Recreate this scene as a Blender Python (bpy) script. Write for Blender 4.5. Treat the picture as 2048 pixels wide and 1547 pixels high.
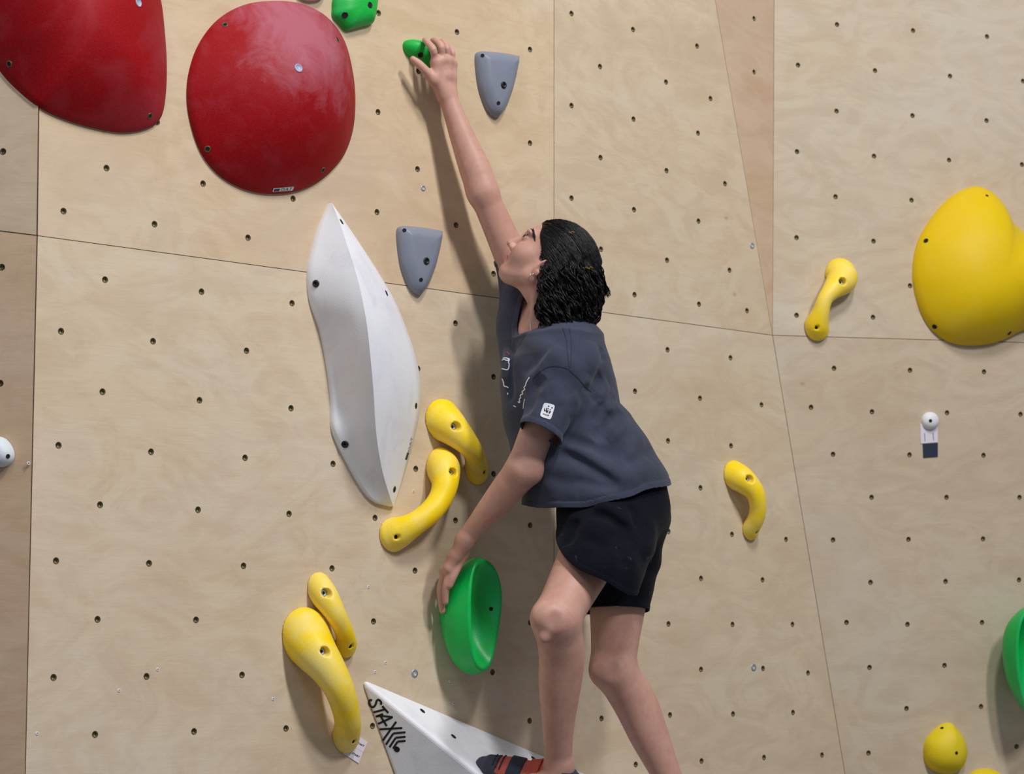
import bpy, bmesh, math, random
import numpy as np
from mathutils import Vector, Matrix
from mathutils.bvhtree import BVHTree
from mathutils.geometry import delaunay_2d_cdt

for o in list(bpy.data.objects):
    bpy.data.objects.remove(o)
SC = bpy.context.scene
COL = SC.collection
random.seed(4)
RNG = np.random.default_rng(4)

# ------------------------------------------------------------------ camera
F = 4400.0                       # focal length in pixels of a 2048 px wide frame
TH = math.radians(6.37)          # camera tilts up a little
CAM = np.array([0.0, 0.0, 1.5])
RIGHT = np.array([1.0, 0, 0])
FWD = np.array([0, math.cos(TH), math.sin(TH)])
DOWN = np.array([0, math.sin(TH), -math.cos(TH)])
cd = bpy.data.cameras.new('camera')
cam = bpy.data.objects.new('camera', cd)
COL.objects.link(cam)
cam.location = CAM
cam.rotation_euler = (math.radians(90) + TH, 0, 0)
cd.sensor_fit = 'HORIZONTAL'
cd.sensor_width = 36.0
cd.lens = F / 2048 * 36
cd.clip_start = 0.05
cd.dof.use_dof = True
cd.dof.focus_distance = 5.25
cd.dof.aperture_fstop = 5.0
SC.camera = cam

# ------------------------------------------------------------------ light
SC.view_settings.view_transform = 'Standard'
SC.view_settings.look = 'None'
SC.view_settings.gamma = 1.0
SC.view_settings.use_curve_mapping = False
SC.view_settings.exposure = -0.45
wd = bpy.data.worlds.new('hall_light')
SC.world = wd
wd.use_nodes = True
wd.node_tree.nodes['Background'].inputs[0].default_value = (0.86, 0.92, 1.0, 1)
wd.node_tree.nodes['Background'].inputs[1].default_value = 0.27


def area_light(name, loc, target, sx, sy, power, color=(1, 1, 1)):
    l = bpy.data.lights.new(name, 'AREA')
    l.shape = 'RECTANGLE'
    l.size, l.size_y = sx, sy
    l.energy = power
    l.color = color
    o = bpy.data.objects.new(name, l)
    COL.objects.link(o)
    o.location = loc
    o.rotation_euler = (Vector(target) - Vector(loc)).to_track_quat('-Z', 'Y').to_euler()
    return o


area_light('ceiling_or_fill_light', (3.2, 1.5, 5.9), (-0.3, 5.2, 1.2), 0.4, 0.9, 240, (1.0, 0.99, 0.98))
area_light('ceiling_or_fill_light', (1.7, 2.2, 6.9), (-0.2, 5.2, 1.2), 0.4, 0.9, 230, (1.0, 0.99, 0.98))
area_light('ceiling_or_fill_light', (-1.5, 1.6, 5.2), (-0.5, 5.2, 1.2), 1.3, 1.3, 45, (0.97, 0.98, 1.0))  # invented left fill, added to brighten the wall on that side


# ------------------------------------------------------------------ basics
def ray(px, py):
    return (px - 1024) / F * RIGHT + (py - 773.5) / F * DOWN + FWD


def at(px, py, depth):
    return CAM + depth * ray(px, py)


class Plane:
    def __init__(s, n, p):
        s.n = np.array(n, float) / np.linalg.norm(n)
        s.p = np.array(p, float)
        u = np.cross([0, 0, 1.0], s.n)
        s.u = u / np.linalg.norm(u)
        s.v = np.cross(s.n, s.u)

    def on(s, px, py, h=0.0):
        r = ray(px, py)
        t = (s.n @ (s.p - CAM) + h) / (s.n @ r)
        return CAM + t * r

    def mat(s, o):
        m = Matrix.Identity(4)
        for i in range(3):
            m[i][0], m[i][1], m[i][2], m[i][3] = s.u[i], s.v[i], s.n[i], o[i]
        return m

    def loc(s, o, P):
        d = np.asarray(P, float) - o
        return np.stack([d @ s.u, d @ s.v, d @ s.n], -1)


def plane3(a, b, c):
    n = np.cross(b - a, c - a)
    if n @ (CAM - a) < 0:
        n = -n
    return Plane(n, a)


n0 = np.array([0.6535, -0.7569, 0.0])
MAIN = Plane(n0, CAM - n0 / np.linalg.norm(n0) * 4.287)
k_mid = MAIN.on(1545, 670)
k_bot = MAIN.on(1834, 2420)
k_top = MAIN.on(1396, -200)
RLOW = plane3(k_mid, k_bot, at(1900, 1200, 6.55))
s_end = RLOW.on(2300, 692)
e_top = at(1549, -200, 6.60)
RUP = plane3(k_mid, e_top, s_end)
SLIV = plane3(k_mid, e_top, k_top)
l_top, l_mid, l_bot = MAIN.on(83, -200), MAIN.on(75, 471), MAIN.on(27, 2600)
LEFT = plane3(l_top, l_bot, at(-300, 800, np.dot(l_mid - CAM, FWD) + 0.03))


def link(o, parent=None):
    COL.objects.link(o)
    if parent is not None:
        o.parent = parent
    return o


def tag(o, label=None, cat=None, group=None, kind=None):
    if label: o['label'] = label
    if cat: o['category'] = cat
    if group: o['group'] = group
    if kind: o['kind'] = kind
    return o


def empty(name, mw, label=None, cat=None, group=None):
    o = bpy.data.objects.new(name, None)
    o.empty_display_size = 0.05
    COL.objects.link(o)
    o.matrix_world = mw
    return tag(o, label, cat, group)


def mesh_obj(name, verts, faces, mat, parent=None, mw=None, smooth=True):
    """mesh in local coordinates of parent (identity) or with its own matrix"""
    me = bpy.data.meshes.new(name)
    verts = np.asarray(verts, np.float32)
    if isinstance(faces, np.ndarray):
        nf, w = faces.shape
        me.vertices.add(len(verts)); me.vertices.foreach_set('co', verts.ravel())
        me.loops.add(nf * w); me.loops.foreach_set('vertex_index', faces.astype(np.int32).ravel())
        me.polygons.add(nf); me.polygons.foreach_set('loop_start', np.arange(nf, dtype=np.int32) * w)
        me.update(calc_edges=True)
    else:
        me.from_pydata([tuple(map(float, v)) for v in verts], [], faces)
    me.validate()
    if smooth:
        me.polygons.foreach_set('use_smooth', np.ones(len(me.polygons), bool))
    for m in (mat if isinstance(mat, (list, tuple)) else [mat]):
        me.materials.append(m)
    o = bpy.data.objects.new(name, me)
    COL.objects.link(o)
    if parent is not None:
        o.parent = parent
    if mw is not None:
        o.matrix_world = mw
    return o


def cr(pts, n, closed=False):
    """Catmull-Rom resample of a polyline (any dimension) to n points, even in arc length"""
    P = np.asarray(pts, float)
    m = len(P)
    out = []
    segs = m if closed else m - 1
    for i in range(segs):
        if closed:
            a, b, c, d = P[(i - 1) % m], P[i], P[(i + 1) % m], P[(i + 2) % m]
        else:
            a, b, c, d = P[max(i - 1, 0)], P[i], P[i + 1], P[min(i + 2, m - 1)]
        for t in np.linspace(0, 1, 12, endpoint=False):
            out.append(0.5 * ((2 * b) + (c - a) * t + (2 * a - 5 * b + 4 * c - d) * t * t + (3 * b - a - 3 * c + d) * t ** 3))
    out.append(P[0] if closed else P[-1])
    out = np.array(out)
    L = np.r_[0, np.cumsum(np.linalg.norm(np.diff(out[:, :3], axis=0), axis=1))]
    s = np.linspace(0, L[-1], n + 1)[:-1] if closed else np.linspace(0, L[-1], n)
    return np.stack([np.interp(s, L, out[:, k]) for k in range(P.shape[1])], -1)


# ------------------------------------------------------------------ materials
def srgb(r, g, b):
    f = lambda c: (c / 255 / 12.92) if c <= 10 else ((c / 255 + 0.055) / 1.055) ** 2.4
    return (f(r), f(g), f(b), 1)


class NT:
    def __init__(s, name):
        s.m = bpy.data.materials.new(name)
        s.m.use_nodes = True
        s.t = s.m.node_tree
        s.b = s.t.nodes['Principled BSDF']

    def n(s, typ, **kw):
        nd = s.t.nodes.new(typ)
        for k, v in kw.items():
            if k.startswith('_'):
                setattr(nd, k[1:], v)
            else:
                nd.inputs[k.replace('__', ' ')].default_value = v
        return nd

    def l(s, a, b):
        s.t.links.new(a, b)

    def ramp(s, src, stops):
        r = s.t.nodes.new('ShaderNodeValToRGB')
        e = r.color_ramp.elements
        while len(e) < len(stops): e.new(0.5)
        for i, (p, c) in enumerate(stops):
            e[i].position = p
            e[i].color = c if len(c) == 4 else (*c, 1)
        s.l(src, r.inputs[0])
        return r.outputs[0]

    def mix(s, fac, a, b, typ='MIX'):
        m = s.t.nodes.new('ShaderNodeMix')
        m.data_type = 'RGBA'; m.blend_type = typ
        for sock, v in ((m.inputs[0], fac), (m.inputs[6], a), (m.inputs[7], b)):
            if hasattr(v, 'is_linked'): s.l(v, sock)
            else: sock.default_value = v
        return m.outputs[2]

    def math(s, op, a, b=0.0):
        m = s.t.nodes.new('ShaderNodeMath'); m.operation = op
        for sock, v in ((m.inputs[0], a), (m.inputs[1], b)):
            if hasattr(v, 'is_linked'): s.l(v, sock)
            else: sock.default_value = v
        return m.outputs[0]

    def noise(s, scale, detail=4, rough=0.55, vec=None, dist=0.0):
        nd = s.n('ShaderNodeTexNoise', Scale=scale, Detail=detail, Roughness=rough, Distortion=dist)
        if vec is not None: s.l(vec, nd.inputs['Vector'])
        return nd.outputs['Fac']

    def obj(s, scale=(1, 1, 1), loc=(0, 0, 0)):
        tc = s.n('ShaderNodeTexCoord')
        mp = s.n('ShaderNodeMapping')
        mp.inputs['Scale'].default_value = scale
        mp.inputs['Location'].default_value = loc
        s.l(tc.outputs['Object'], mp.inputs['Vector'])
        return mp.outputs['Vector']

    def bump(s, h, strength, dist):
        b = s.n('ShaderNodeBump', Strength=strength, Distance=dist)
        s.l(h, b.inputs['Height'])
        s.l(b.outputs[0], s.b.inputs['Normal'])


def simple(name, col, rough=0.5, metal=0.0, spec=0.5):
    a = NT(name)
    a.b.inputs['Base Color'].default_value = col
    a.b.inputs['Roughness'].default_value = rough
    a.b.inputs['Metallic'].default_value = metal
    a.b.inputs['Specular IOR Level'].default_value = spec
    return a.m


def plywood():
    a = NT('birch_plywood')
    oi = a.n('ShaderNodeObjectInfo')
    tc = a.n('ShaderNodeTexCoord')
    off = a.n('ShaderNodeVectorMath', _operation='MULTIPLY_ADD')
    a.l(oi.outputs['Random'], off.inputs[0]); off.inputs[1].default_value = (9, 5, 3)
    a.l(tc.outputs['Object'], off.inputs[2])
    v = off.outputs[0]

    def mp(sc):
        m = a.n('ShaderNodeMapping'); m.inputs['Scale'].default_value = sc
        a.l(v, m.inputs['Vector']); return m.outputs['Vector']
    blot = a.noise(1.0, 3, 0.5, mp((2.2, 4.5, 1)), 0.6)
    flame = a.noise(1.0, 4, 0.6, mp((4.0, 7.5, 1)), 2.6)
    fine = a.noise(1.0, 4, 0.65, mp((14, 150, 1)), 0.2)
    base = a.ramp(blot, [(0.25, srgb(205, 186, 161)), (0.5, srgb(215, 198, 173)), (0.75, srgb(213, 201, 181))])
    c = a.mix(a.ramp(flame, [(0.42, (0, 0, 0)), (0.62, (1, 1, 1))]), base, srgb(198, 176, 150))
    # keep the figure gentle
    c = a.mix(0.5, base, c)
    c = a.mix(a.ramp(fine, [(0.35, (0.0,) * 3), (0.75, (0.10,) * 3)]), c, srgb(165, 134, 104))
    # pale chalk haze rubbed on the face
    ch = a.noise(1.0, 5, 0.6, mp((1.7, 1.5, 1)), 0.4)
    c = a.mix(a.ramp(ch, [(0.5, (0.0,) * 3), (0.8, (0.42,) * 3)]), c, srgb(218, 213, 208))
    # small knots / brown specks
    kn = a.n('ShaderNodeTexVoronoi', Scale=1.0); a.l(mp((3.1, 4.1, 1)), kn.inputs['Vector'])
    c = a.mix(a.ramp(kn.outputs['Distance'], [(0.0, (0.55,) * 3), (0.035, (0.0,) * 3)]), c, srgb(150, 112, 84))
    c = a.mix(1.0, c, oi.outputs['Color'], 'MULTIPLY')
    a.l(c, a.b.inputs['Base Color'])
    a.b.inputs['Roughness'].default_value = 0.62
    a.b.inputs['Specular IOR Level'].default_value = 0.25
    a.bump(fine, 0.15, 0.002)
    return a.m


def grit(name, col, rough=0.6, chalk=0.3, chalk_col=(214, 212, 214), scale=6.0, dark=None, spec=0.35, top=None, lo=0.48):
    """moulded hold / volume surface: gritty, with chalk rubbed on in patches"""
    a = NT(name)
    v = a.obj()
    oi = a.n('ShaderNodeObjectInfo')
    off = a.n('ShaderNodeVectorMath', _operation='MULTIPLY_ADD')
    a.l(oi.outputs['Random'], off.inputs[0]); off.inputs[1].default_value = (7, 4, 5); a.l(v, off.inputs[2])
    p = a.noise(scale, 5, 0.6, off.outputs[0], 0.5)
    f = a.noise(260, 2, 0.6, v)
    c = a.mix(a.ramp(f, [(0.3, (0.0,) * 3), (0.8, (0.012,) * 3)]), col, srgb(250, 250, 250))
    fac = a.ramp(p, [(lo, (0.0,) * 3), (lo + 0.25, (chalk,) * 3)])
    if top is not None:                         # chalk gathers where hands land: upper band of the hold
        (x0, y0, r0, amt) = top
        d = a.n('ShaderNodeVectorMath', _operation='DISTANCE')
        m = a.n('ShaderNodeMapping'); m.inputs['Scale'].default_value = (1, 1, 0); a.l(v, m.inputs['Vector'])
        a.l(m.outputs[0], d.inputs[0]); d.inputs[1].default_value = (x0, y0, 0)
        p2 = a.noise(9, 6, 0.7, off.outputs[0], 1.2)
        w = a.math('SUBTRACT', a.math('ADD', a.math('MULTIPLY', p2, 1.0), 0.25), a.math('DIVIDE', d.outputs['Value'], r0 * 1.35))
        fac = a.math('MAXIMUM', fac, a.ramp(w, [(0.12, (0.0,) * 3), (0.55, (amt,) * 3)]))
    c = a.mix(fac, c, srgb(*chalk_col))
    if dark is not None:
        p3 = a.noise(scale * 1.3, 5, 0.6, v, 0.8)
        c = a.mix(a.ramp(p3, [(0.55, (0.0,) * 3), (0.75, (0.35,) * 3)]), c, dark)
    a.l(c, a.b.inputs['Base Color'])
    a.b.inputs['Roughness'].default_value = rough
    a.b.inputs['Specular IOR Level'].default_value = spec
    a.bump(f, 0.25, 0.0012)
    return a.m


M_PLY = plywood()
M_EDGE = simple('panel_edge', srgb(96, 72, 52), 0.9)
M_DARK = simple('dark_void', srgb(16, 14, 12), 0.9)
M_TNUT = simple('tnut_steel', srgb(104, 94, 66), 0.4, 0.45)
M_BOLT = simple('bolt_steel', srgb(62, 62, 64), 0.4, 0.9)
M_ZINC = simple('zinc_screw', srgb(160, 170, 184), 0.5, 0.6)
M_RED = grit('red_volume', srgb(158, 12, 28), 0.55, 0.0, (216, 150, 170), spec=0.3)
M_WHITE = grit('white_volume', srgb(240, 242, 250), 0.5, 0.35, (212, 208, 222), 5.0, srgb(196, 192, 208))
M_GREY = grit('grey_hold', srgb(126, 132, 148), 0.42, 0.22, (165, 168, 178))
M_YEL = grit('yellow_hold', srgb(255, 218, 4), 0.45, 0.8, (244, 224, 142), 8.0, srgb(206, 176, 30), lo=0.42)
M_YELVOL = grit('yellow_volume', srgb(226, 190, 0), 0.5, 0.2, (232, 214, 110), 4.0, spec=0.2)
M_PLUG = simple('plug_cap', srgb(170, 176, 200), 0.5)
M_GREEN = grit('green_hold', srgb(0, 186, 82), 0.35, 0.45, (70, 190, 150), 7.0)
M_GRNSM = grit('green_small_hold', srgb(6, 176, 62), 0.45, 0.35, (80, 180, 140), 12.0)
M_WHT2 = grit('white_hold', srgb(226, 228, 234), 0.5, 0.3, (190, 196, 210), 9.0)
M_BLACK = simple('black_print', srgb(22, 24, 34), 0.6)
M_NAVY = simple('navy_tag', srgb(36, 44, 66), 0.6)
M_PAPER = simple('tag_paper', srgb(226, 218, 228), 0.6)
M_WPRINT = simple('white_print', srgb(225, 228, 236), 0.6)
M_MAT = simple('floor_mat', srgb(120, 122, 128), 0.8)

# ------------------------------------------------------------------ the wall
wall = empty('wall_back', Matrix.Identity(4), 'birch plywood climbing wall of large angled panels full of bolt holes')
wall['kind'] = 'structure'
TN = dict(
    A=[(318, 29), (314, 244), (213, 336), (406, 367), (586, 397), (127, 422), (309, 448), (496, 475), (757, 26), (756, 224), (754, 424), (914, 64), (1060, 99), (1060, 286), (835, 338), (912, 450), (987, 547), (837, 142), (1060, 472)],
    B=[(210, 559), (403, 583), (584, 606), (122, 662), (306, 682), (493, 701), (205, 783), (399, 800), (582, 816), (117, 890), (302, 903), (490, 915), (666, 927), (200, 1009), (396, 1019), (578, 1027), (750, 1035), (112, 1121), (298, 1126), (487, 1131), (664, 1136), (195, 1238), (392, 1239), (747, 1242), (107, 1354), (293, 1352), (484, 1349), (190, 1468), (388, 1462), (572, 1456), (745, 1451), (830, 1140.5), (1060.6, 1244.4), (985, 1343.5), (1059, 1440.6), (911, 646), (987, 753), (831.5, 937), (987, 947), (1060, 1050), (1060, 855), (911, 1040), (836, 737), (988, 1146)],
    C=[(1143, 27), (1266, 59), (1200, 133), (1332, 164), (1394, 92), (1143, 211), (1267, 238), (1396, 266), (1201, 315), (1333, 341), (1143, 396), (1268, 419), (1397, 442), (1202, 498), (1334, 520), (1459, 540), (1398, 608), (1421, 197), (1450, 367), (1494, 621), (1269, 589)],
    D=[(1335, 699), (1461, 715), (1400, 796), (1336, 881), (1462, 891), (1401, 975), (1337, 1062), (1464, 1068), (1402, 1156), (1525, 1159), (1337, 1247), (1465, 1248), (1585, 1248), (1402, 1338), (1526, 1336), (1340, 1429), (1466, 1427), (1586, 1424), (1403, 1521), (1528, 1514), (1202, 682), (1270, 782), (1203, 1436), (1271.5, 1528), (1523, 809), (1572, 1078), (1616, 1345), (1644, 1509), (1145, 1533), (1203, 868), (1203, 1056), (1203, 1246), (1270, 968), (1270, 1152), (1270, 1340), (1136, 1340)],
    F=[(1674, 49), (1826, 61), (1974, 73), (1596, 130), (1750, 141), (1900, 152), (2046, 162), (1673, 222), (1825, 231), (1973, 241), (1594, 303), (1748, 312), (1898, 320), (2044, 329), (1671, 393), (1823, 400), (1593, 475), (1747, 482), (1593, 630), (1746, 634), (1820, 571)],
    G=[(1668, 736), (1820, 740), (1968, 743), (1744, 823), (1894, 825), (2041, 828), (1666, 908), (1819, 909), (1967, 910), (1743, 994), (1893, 994), (2039, 994), (1666, 1079), (1817, 1078), (1966, 1077), (1741, 1164), (1891, 1162), (2038, 1159), (1815, 1248), (1964, 1244), (1739, 1334), (1889, 1330), (1813, 1416), (1962, 1412), (1737, 1505), (2033, 1492), (1622, 814), (1693, 1244)],
    E=[(1508, 37), (1508, 144)],
    L=[(6, 303)], M=[(3, 534), (0, 766)])


def tnut_mesh():
    """steel barrel set just below the plywood face with an open threaded bore"""
    bm = bmesh.new()
    prof = [(0.0077, -0.0050), (0.0077, -0.0018), (0.0070, -0.0010), (0.0058, -0.0012), (0.0050, -0.0040), (0.0044, -0.0055), (0.0, -0.0055)]
    N = 14
    rings = []
    for r, z in prof[:-1]:
        rings.append([bm.verts.new((r * math.cos(2 * math.pi * i / N), r * math.sin(2 * math.pi * i / N), z)) for i in range(N)])
    for a, b in zip(rings, rings[1:]):
        for i in range(N):
            bm.faces.new((a[i], a[(i + 1) % N], b[(i + 1) % N], b[i]))
    f = bm.faces.new(rings[-1]); 
    for fc in bm.faces: fc.smooth = True
    bmesh.ops.recalc_face_normals(bm, faces=bm.faces)
    for fc in bm.faces:
        if fc.normal.z < -0.5: fc.normal_flip()
    f.material_index = 0
    me = bpy.data.meshes.new('t_nut'); bm.to_mesh(me); bm.free()
    me.materials.append(M_TNUT); me.materials.append(M_DARK)
    return me


ME_TNUT = tnut_mesh()
HOLE_R = 0.0078


def panel(plane, corners_px=None, corners=None, holes=(), tint=(1, 1, 1), gap=0.0008):
    C = [plane.on(*c) for c in corners_px] if corners is None else corners
    org = np.mean(C, axis=0)
    L = plane.loc(org, C)[:, :2]
    # inset by the half joint
    area = 0.5 * sum(L[i][0] * L[(i + 1) % len(L)][1] - L[(i + 1) % len(L)][0] * L[i][1] for i in range(len(L)))
    if area < 0: L = L[::-1]
    ins = []
    for i in range(len(L)):
        a, b, c = L[i - 1], L[i], L[(i + 1) % len(L)]
        d1 = (b - a) / np.linalg.norm(b - a); d2 = (c - b) / np.linalg.norm(c - b)
        n1 = np.array([-d1[1], d1[0]]); n2 = np.array([-d2[1], d2[0]])
        k = n1 + n2
        ins.append(b + k * gap / max(0.25, (k @ n1)))
    V = [Vector(p) for p in ins]
    E_ = [(i, (i + 1) % len(V)) for i in range(len(V))]
    loops = [list(range(len(V)))]
    hp = []
    for h in holes:
        q = plane.loc(org, plane.on(*h))[:2]
        hp.append(q)
        s0 = len(V)
        N = 14
        V += [Vector((q[0] + HOLE_R * math.cos(2 * math.pi * i / N), q[1] + HOLE_R * math.sin(2 * math.pi * i / N))) for i in range(N)]
        E_ += [(s0 + i, s0 + (i + 1) % N) for i in range(N)]
        loops.append(list(range(s0, s0 + N)))
    ov, oe, of, *_ = delaunay_2d_cdt(V, E_, [], 0, 1e-6)
    def in_hole(f):
        cx = sum(ov[i].x for i in f) / len(f); cy = sum(ov[i].y for i in f) / len(f)
        return any((cx - q[0]) ** 2 + (cy - q[1]) ** 2 < (HOLE_R * 0.97) ** 2 for q in hp)
    of = [f for f in of if not in_hole(f)]
    nv = len(ov)
    T = 0.018
    verts = [(v.x, v.y, 0) for v in ov] + [(v.x, v.y, -T) for v in ov]
    faces = [tuple(f) for f in of]
    # orientation to +w
    fs = []
    for f in faces:
        a, b, c = (ov[f[0]], ov[f[1]], ov[f[2]])
        if (b.x - a.x) * (c.y - a.y) - (b.y - a.y) * (c.x - a.x) < 0: f = f[::-1]
        fs.append(f)
    cnt = {}
    for f in fs:
        for i in range(len(f)):
            e = (f[i], f[(i + 1) % len(f)])
            cnt[e] = 1
    side = [(b, a, a + nv, b + nv) for (a, b) in cnt if (b, a) not in cnt]
    o = mesh_obj('plywood_panel', verts, fs + side, [M_PLY, M_EDGE], wall, plane.mat(org), smooth=False)
    for p in list(o.data.polygons)[len(fs):]: p.material_index = 1
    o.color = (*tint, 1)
    for q in hp:
        t = bpy.data.objects.new('t_nut', ME_TNUT)
        COL.objects.link(t); t.parent = o
        t.location = (q[0], q[1], 0); t.rotation_euler = (0, 0, random.uniform(0, 6))
    return o, org


# the wall runs on beyond the frame on every side
far = lambda a, b, s_: a + (b - a) * s_
k_top2, e_top2, s_end2, l_top2 = far(k_mid, k_top, 1.8), far(k_mid, e_top, 1.8), far(k_mid, s_end, 2.2), far(l_mid, l_top, 2.04)
m_top, m_mid, m_bot = MAIN.on(1108, -900), MAIN.on(1108, 611), MAIN.on(1108, 2420)
L_tl, L_ml, L_bl = LEFT.on(-1400, -900), LEFT.on(-1400, 290), LEFT.on(-1400, 2600)
R_t, R_b = RUP.on(3100, -900), RLOW.on(3100, 2420)
LAY = [(MAIN, [l_top2, m_top, m_mid, l_mid], 'A', (0.98, 0.91, 0.83)), (MAIN, [l_mid, m_mid, m_bot, l_bot], 'B', (1, 0.975, 0.955)),
       (MAIN, [m_top, k_top2, k_mid, m_mid], 'C', (0.95, 0.92, 0.88)), (MAIN, [m_mid, k_mid, k_bot, m_bot], 'D', (0.97, 0.95, 0.92)),
       (SLIV, [k_top2, e_top2, k_mid], 'E', (0.88, 0.77, 0.71)), (RUP, [e_top2, R_t, s_end2, k_mid], 'F', (0.86, 0.85, 0.84)),  # both right panels: dimmer light on that side is put into the tint
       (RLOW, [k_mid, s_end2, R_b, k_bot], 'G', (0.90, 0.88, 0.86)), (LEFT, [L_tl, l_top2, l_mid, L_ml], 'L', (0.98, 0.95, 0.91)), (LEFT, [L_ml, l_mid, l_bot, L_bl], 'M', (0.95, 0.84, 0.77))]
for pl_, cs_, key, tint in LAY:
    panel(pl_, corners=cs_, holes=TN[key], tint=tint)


# dark framing just behind the joints
def backing(plane, cs):
    C = [p - plane.n * 0.03 for p in cs]
    bk = [p - plane.n * 0.03 for p in C]
    n = len(C)
    f = [tuple(range(n)), tuple(range(2 * n - 1, n - 1, -1))] + [(i, i + n, (i + 1) % n + n, (i + 1) % n) for i in range(n)]
    mesh_obj('backing_board', C + bk, f, M_DARK, wall, smooth=False)


for pl_, cs_, key, tint in LAY:
    backing(pl_, cs_)


def disc_screw(plane, px, py, r, mat=M_ZINC, chalk=True, name='panel_screw'):
    p = plane.on(px, py)
    prof = [(r * 1.0, 0.0), (r * 0.96, 0.0012), (r * 0.45, 0.0012), (r * 0.38, -0.0005), (0.0, -0.0005)]
    vs, fs = lathe(prof, 18)
    o = mesh_obj(name, vs, fs, [mat, M_DARK], wall, plane.mat(p))
    if name == 'filled_screw_hole':
        for f in o.data.polygons:
            if math.hypot(f.center.x, f.center.y) < r * 0.42: f.material_index = 1
    return o


def lathe(prof, N):
    vs, fs = [], []
    for r, z in prof:
        vs += [(r * math.cos(2 * math.pi * i / N), r * math.sin(2 * math.pi * i / N), z) for i in range(N)]
    for k in range(len(prof) - 1):
        for i in range(N):
            a, b = k * N + i, k * N + (i + 1) % N
            fs.append((a, b, b + N, a + N))
    if prof[-1][0] > 1e-6:
        fs.append(tuple((len(prof) - 1) * N + i for i in range(N)))
    return vs, fs


disc_screw(MAIN, 846, 376, 0.0075)
disc_screw(MAIN, 829, 1346, 0.0105)
disc_screw(MAIN, 1507, 1334, 0.0105)
disc_screw(MAIN, 1504, 491, 0.009)
for q in [(737, 1173), (771, 1324), (750, 1343), (900, 1361), (907, 1406), (827, 982), (884, 1035), (57, 926), (238, 1380), (546, 1397), (315, 1338), (74, 1466)]:
    disc_screw(MAIN, q[0], q[1], 0.0038, M_WHT2, name='filled_screw_hole')

# floor mat (well below the frame)
fl = mesh_obj('floor', [(-6, -3, 0), (7, -3, 0), (7, 9, 0), (-6, 9, 0), (-6, -3, -0.3), (7, -3, -0.3), (7, 9, -0.3), (-6, 9, -0.3)],
              [(0, 1, 2, 3), (7, 6, 5, 4), (0, 4, 5, 1), (1, 5, 6, 2), (2, 6, 7, 3), (3, 7, 4, 0)], M_MAT, smooth=False)
tag(fl, 'grey crash mat floor below the climbing wall', kind='structure')


# ------------------------------------------------------------------ signed distance modelling
class Sdf:
    """list of primitives blended in order; fn(P)->d, each with bounds for culling"""
    def __init__(s):
        s.pr = []
        s.lo = np.full(3, 1e9); s.hi = np.full(3, -1e9)

    def add(s, fn, lo, hi, k=0.0, op='u'):
        lo = np.asarray(lo, float); hi = np.asarray(hi, float)
        s.pr.append((fn, lo, hi, k, op))
        if op == 'u':
            s.lo = np.minimum(s.lo, lo); s.hi = np.maximum(s.hi, hi)
        return s

    def cone(s, a, b, ra, rb, k=0.0, op='u'):
        a = np.asarray(a, float); b = np.asarray(b, float)
        r = max(ra, rb)
        def fn(P):
            ab = b - a; L2 = ab @ ab
            t = np.clip(((P - a) @ ab) / L2, 0, 1)
            q = P - a - t[:, None] * ab
            return np.sqrt((q * q).sum(1)) - (ra + (rb - ra) * t)
        return s.add(fn, np.minimum(a, b) - r, np.maximum(a, b) + r, k, op)

    def chain(s, pts, k=0.0, n=None, op='u'):
        """smooth tube through (x,y,z,r) rows: one primitive"""
        C = cr(pts, n or max(8, len(pts) * 5))
        A, B = C[:-1], C[1:]
        def fn(P):
            best = np.full(len(P), 1e6); rad = np.zeros(len(P))
            cull = len(P) > 400
            plo, phi = P.min(0) - .06, P.max(0) + .06
            for a, b in zip(A, B):
                rm = max(a[3], b[3])
                if cull and (np.any(np.minimum(a[:3], b[:3]) - rm > phi) or np.any(np.maximum(a[:3], b[:3]) + rm < plo)): continue
                ab = b[:3] - a[:3]; L2 = ab @ ab + 1e-12
                t = np.clip(((P - a[:3]) @ ab) / L2, 0, 1)
                q = P - a[:3] - t[:, None] * ab
                d2 = (q * q).sum(1)
                w = d2 < best
                best = np.where(w, d2, best); rad = np.where(w, a[3] + (b[3] - a[3]) * t, rad)
            return np.sqrt(best) - rad
        r = C[:, 3].max()
        return s.add(fn, C[:, :3].min(0) - r, C[:, :3].max(0) + r, k, op)

    def ell(s, c, ax, R=None, k=0.0, op='u'):
        """ellipsoid with axes lengths ax along the columns of R"""
        c = np.asarray(c, float); ax = np.asarray(ax, float)
        R = np.eye(3) if R is None else np.asarray(R, float)
        def fn(P):
            q = (P - c) @ R
            k0 = np.sqrt(((q / ax) ** 2).sum(1)); k1 = np.sqrt(((q / ax ** 2) ** 2).sum(1)) + 1e-9
            return k0 * (k0 - 1) / k1
        ext = np.sqrt(((R * ax) ** 2).sum(1))
        return s.add(fn, c - ext, c + ext, k, op)

    def ev(s, P, blo=None, bhi=None):
        d = np.full(len(P), 1.0)
        for fn, lo, hi, k, op in s.pr:
            if blo is not None and op in 'us':
                m = k + 0.012
                if np.any(lo - m > bhi) or np.any(hi + m < blo):
                    continue
            e = fn(P)
            if op == 'u':
                if k > 0:
                    h = np.maximum(k - np.abs(d - e), 0) / k
                    d = np.minimum(d, e) - h * h * k * 0.25
                else: d = np.minimum(d, e)
            elif op == 's':
                if k > 0:
                    h = np.maximum(k - np.abs(d + e), 0) / k
                    d = np.maximum(d, -e) + h * h * k * 0.25
                else: d = np.maximum(d, -e)
            elif op == 'i': d = np.maximum(d, e)
            elif op == 'd': d = d + e
        return d


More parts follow.
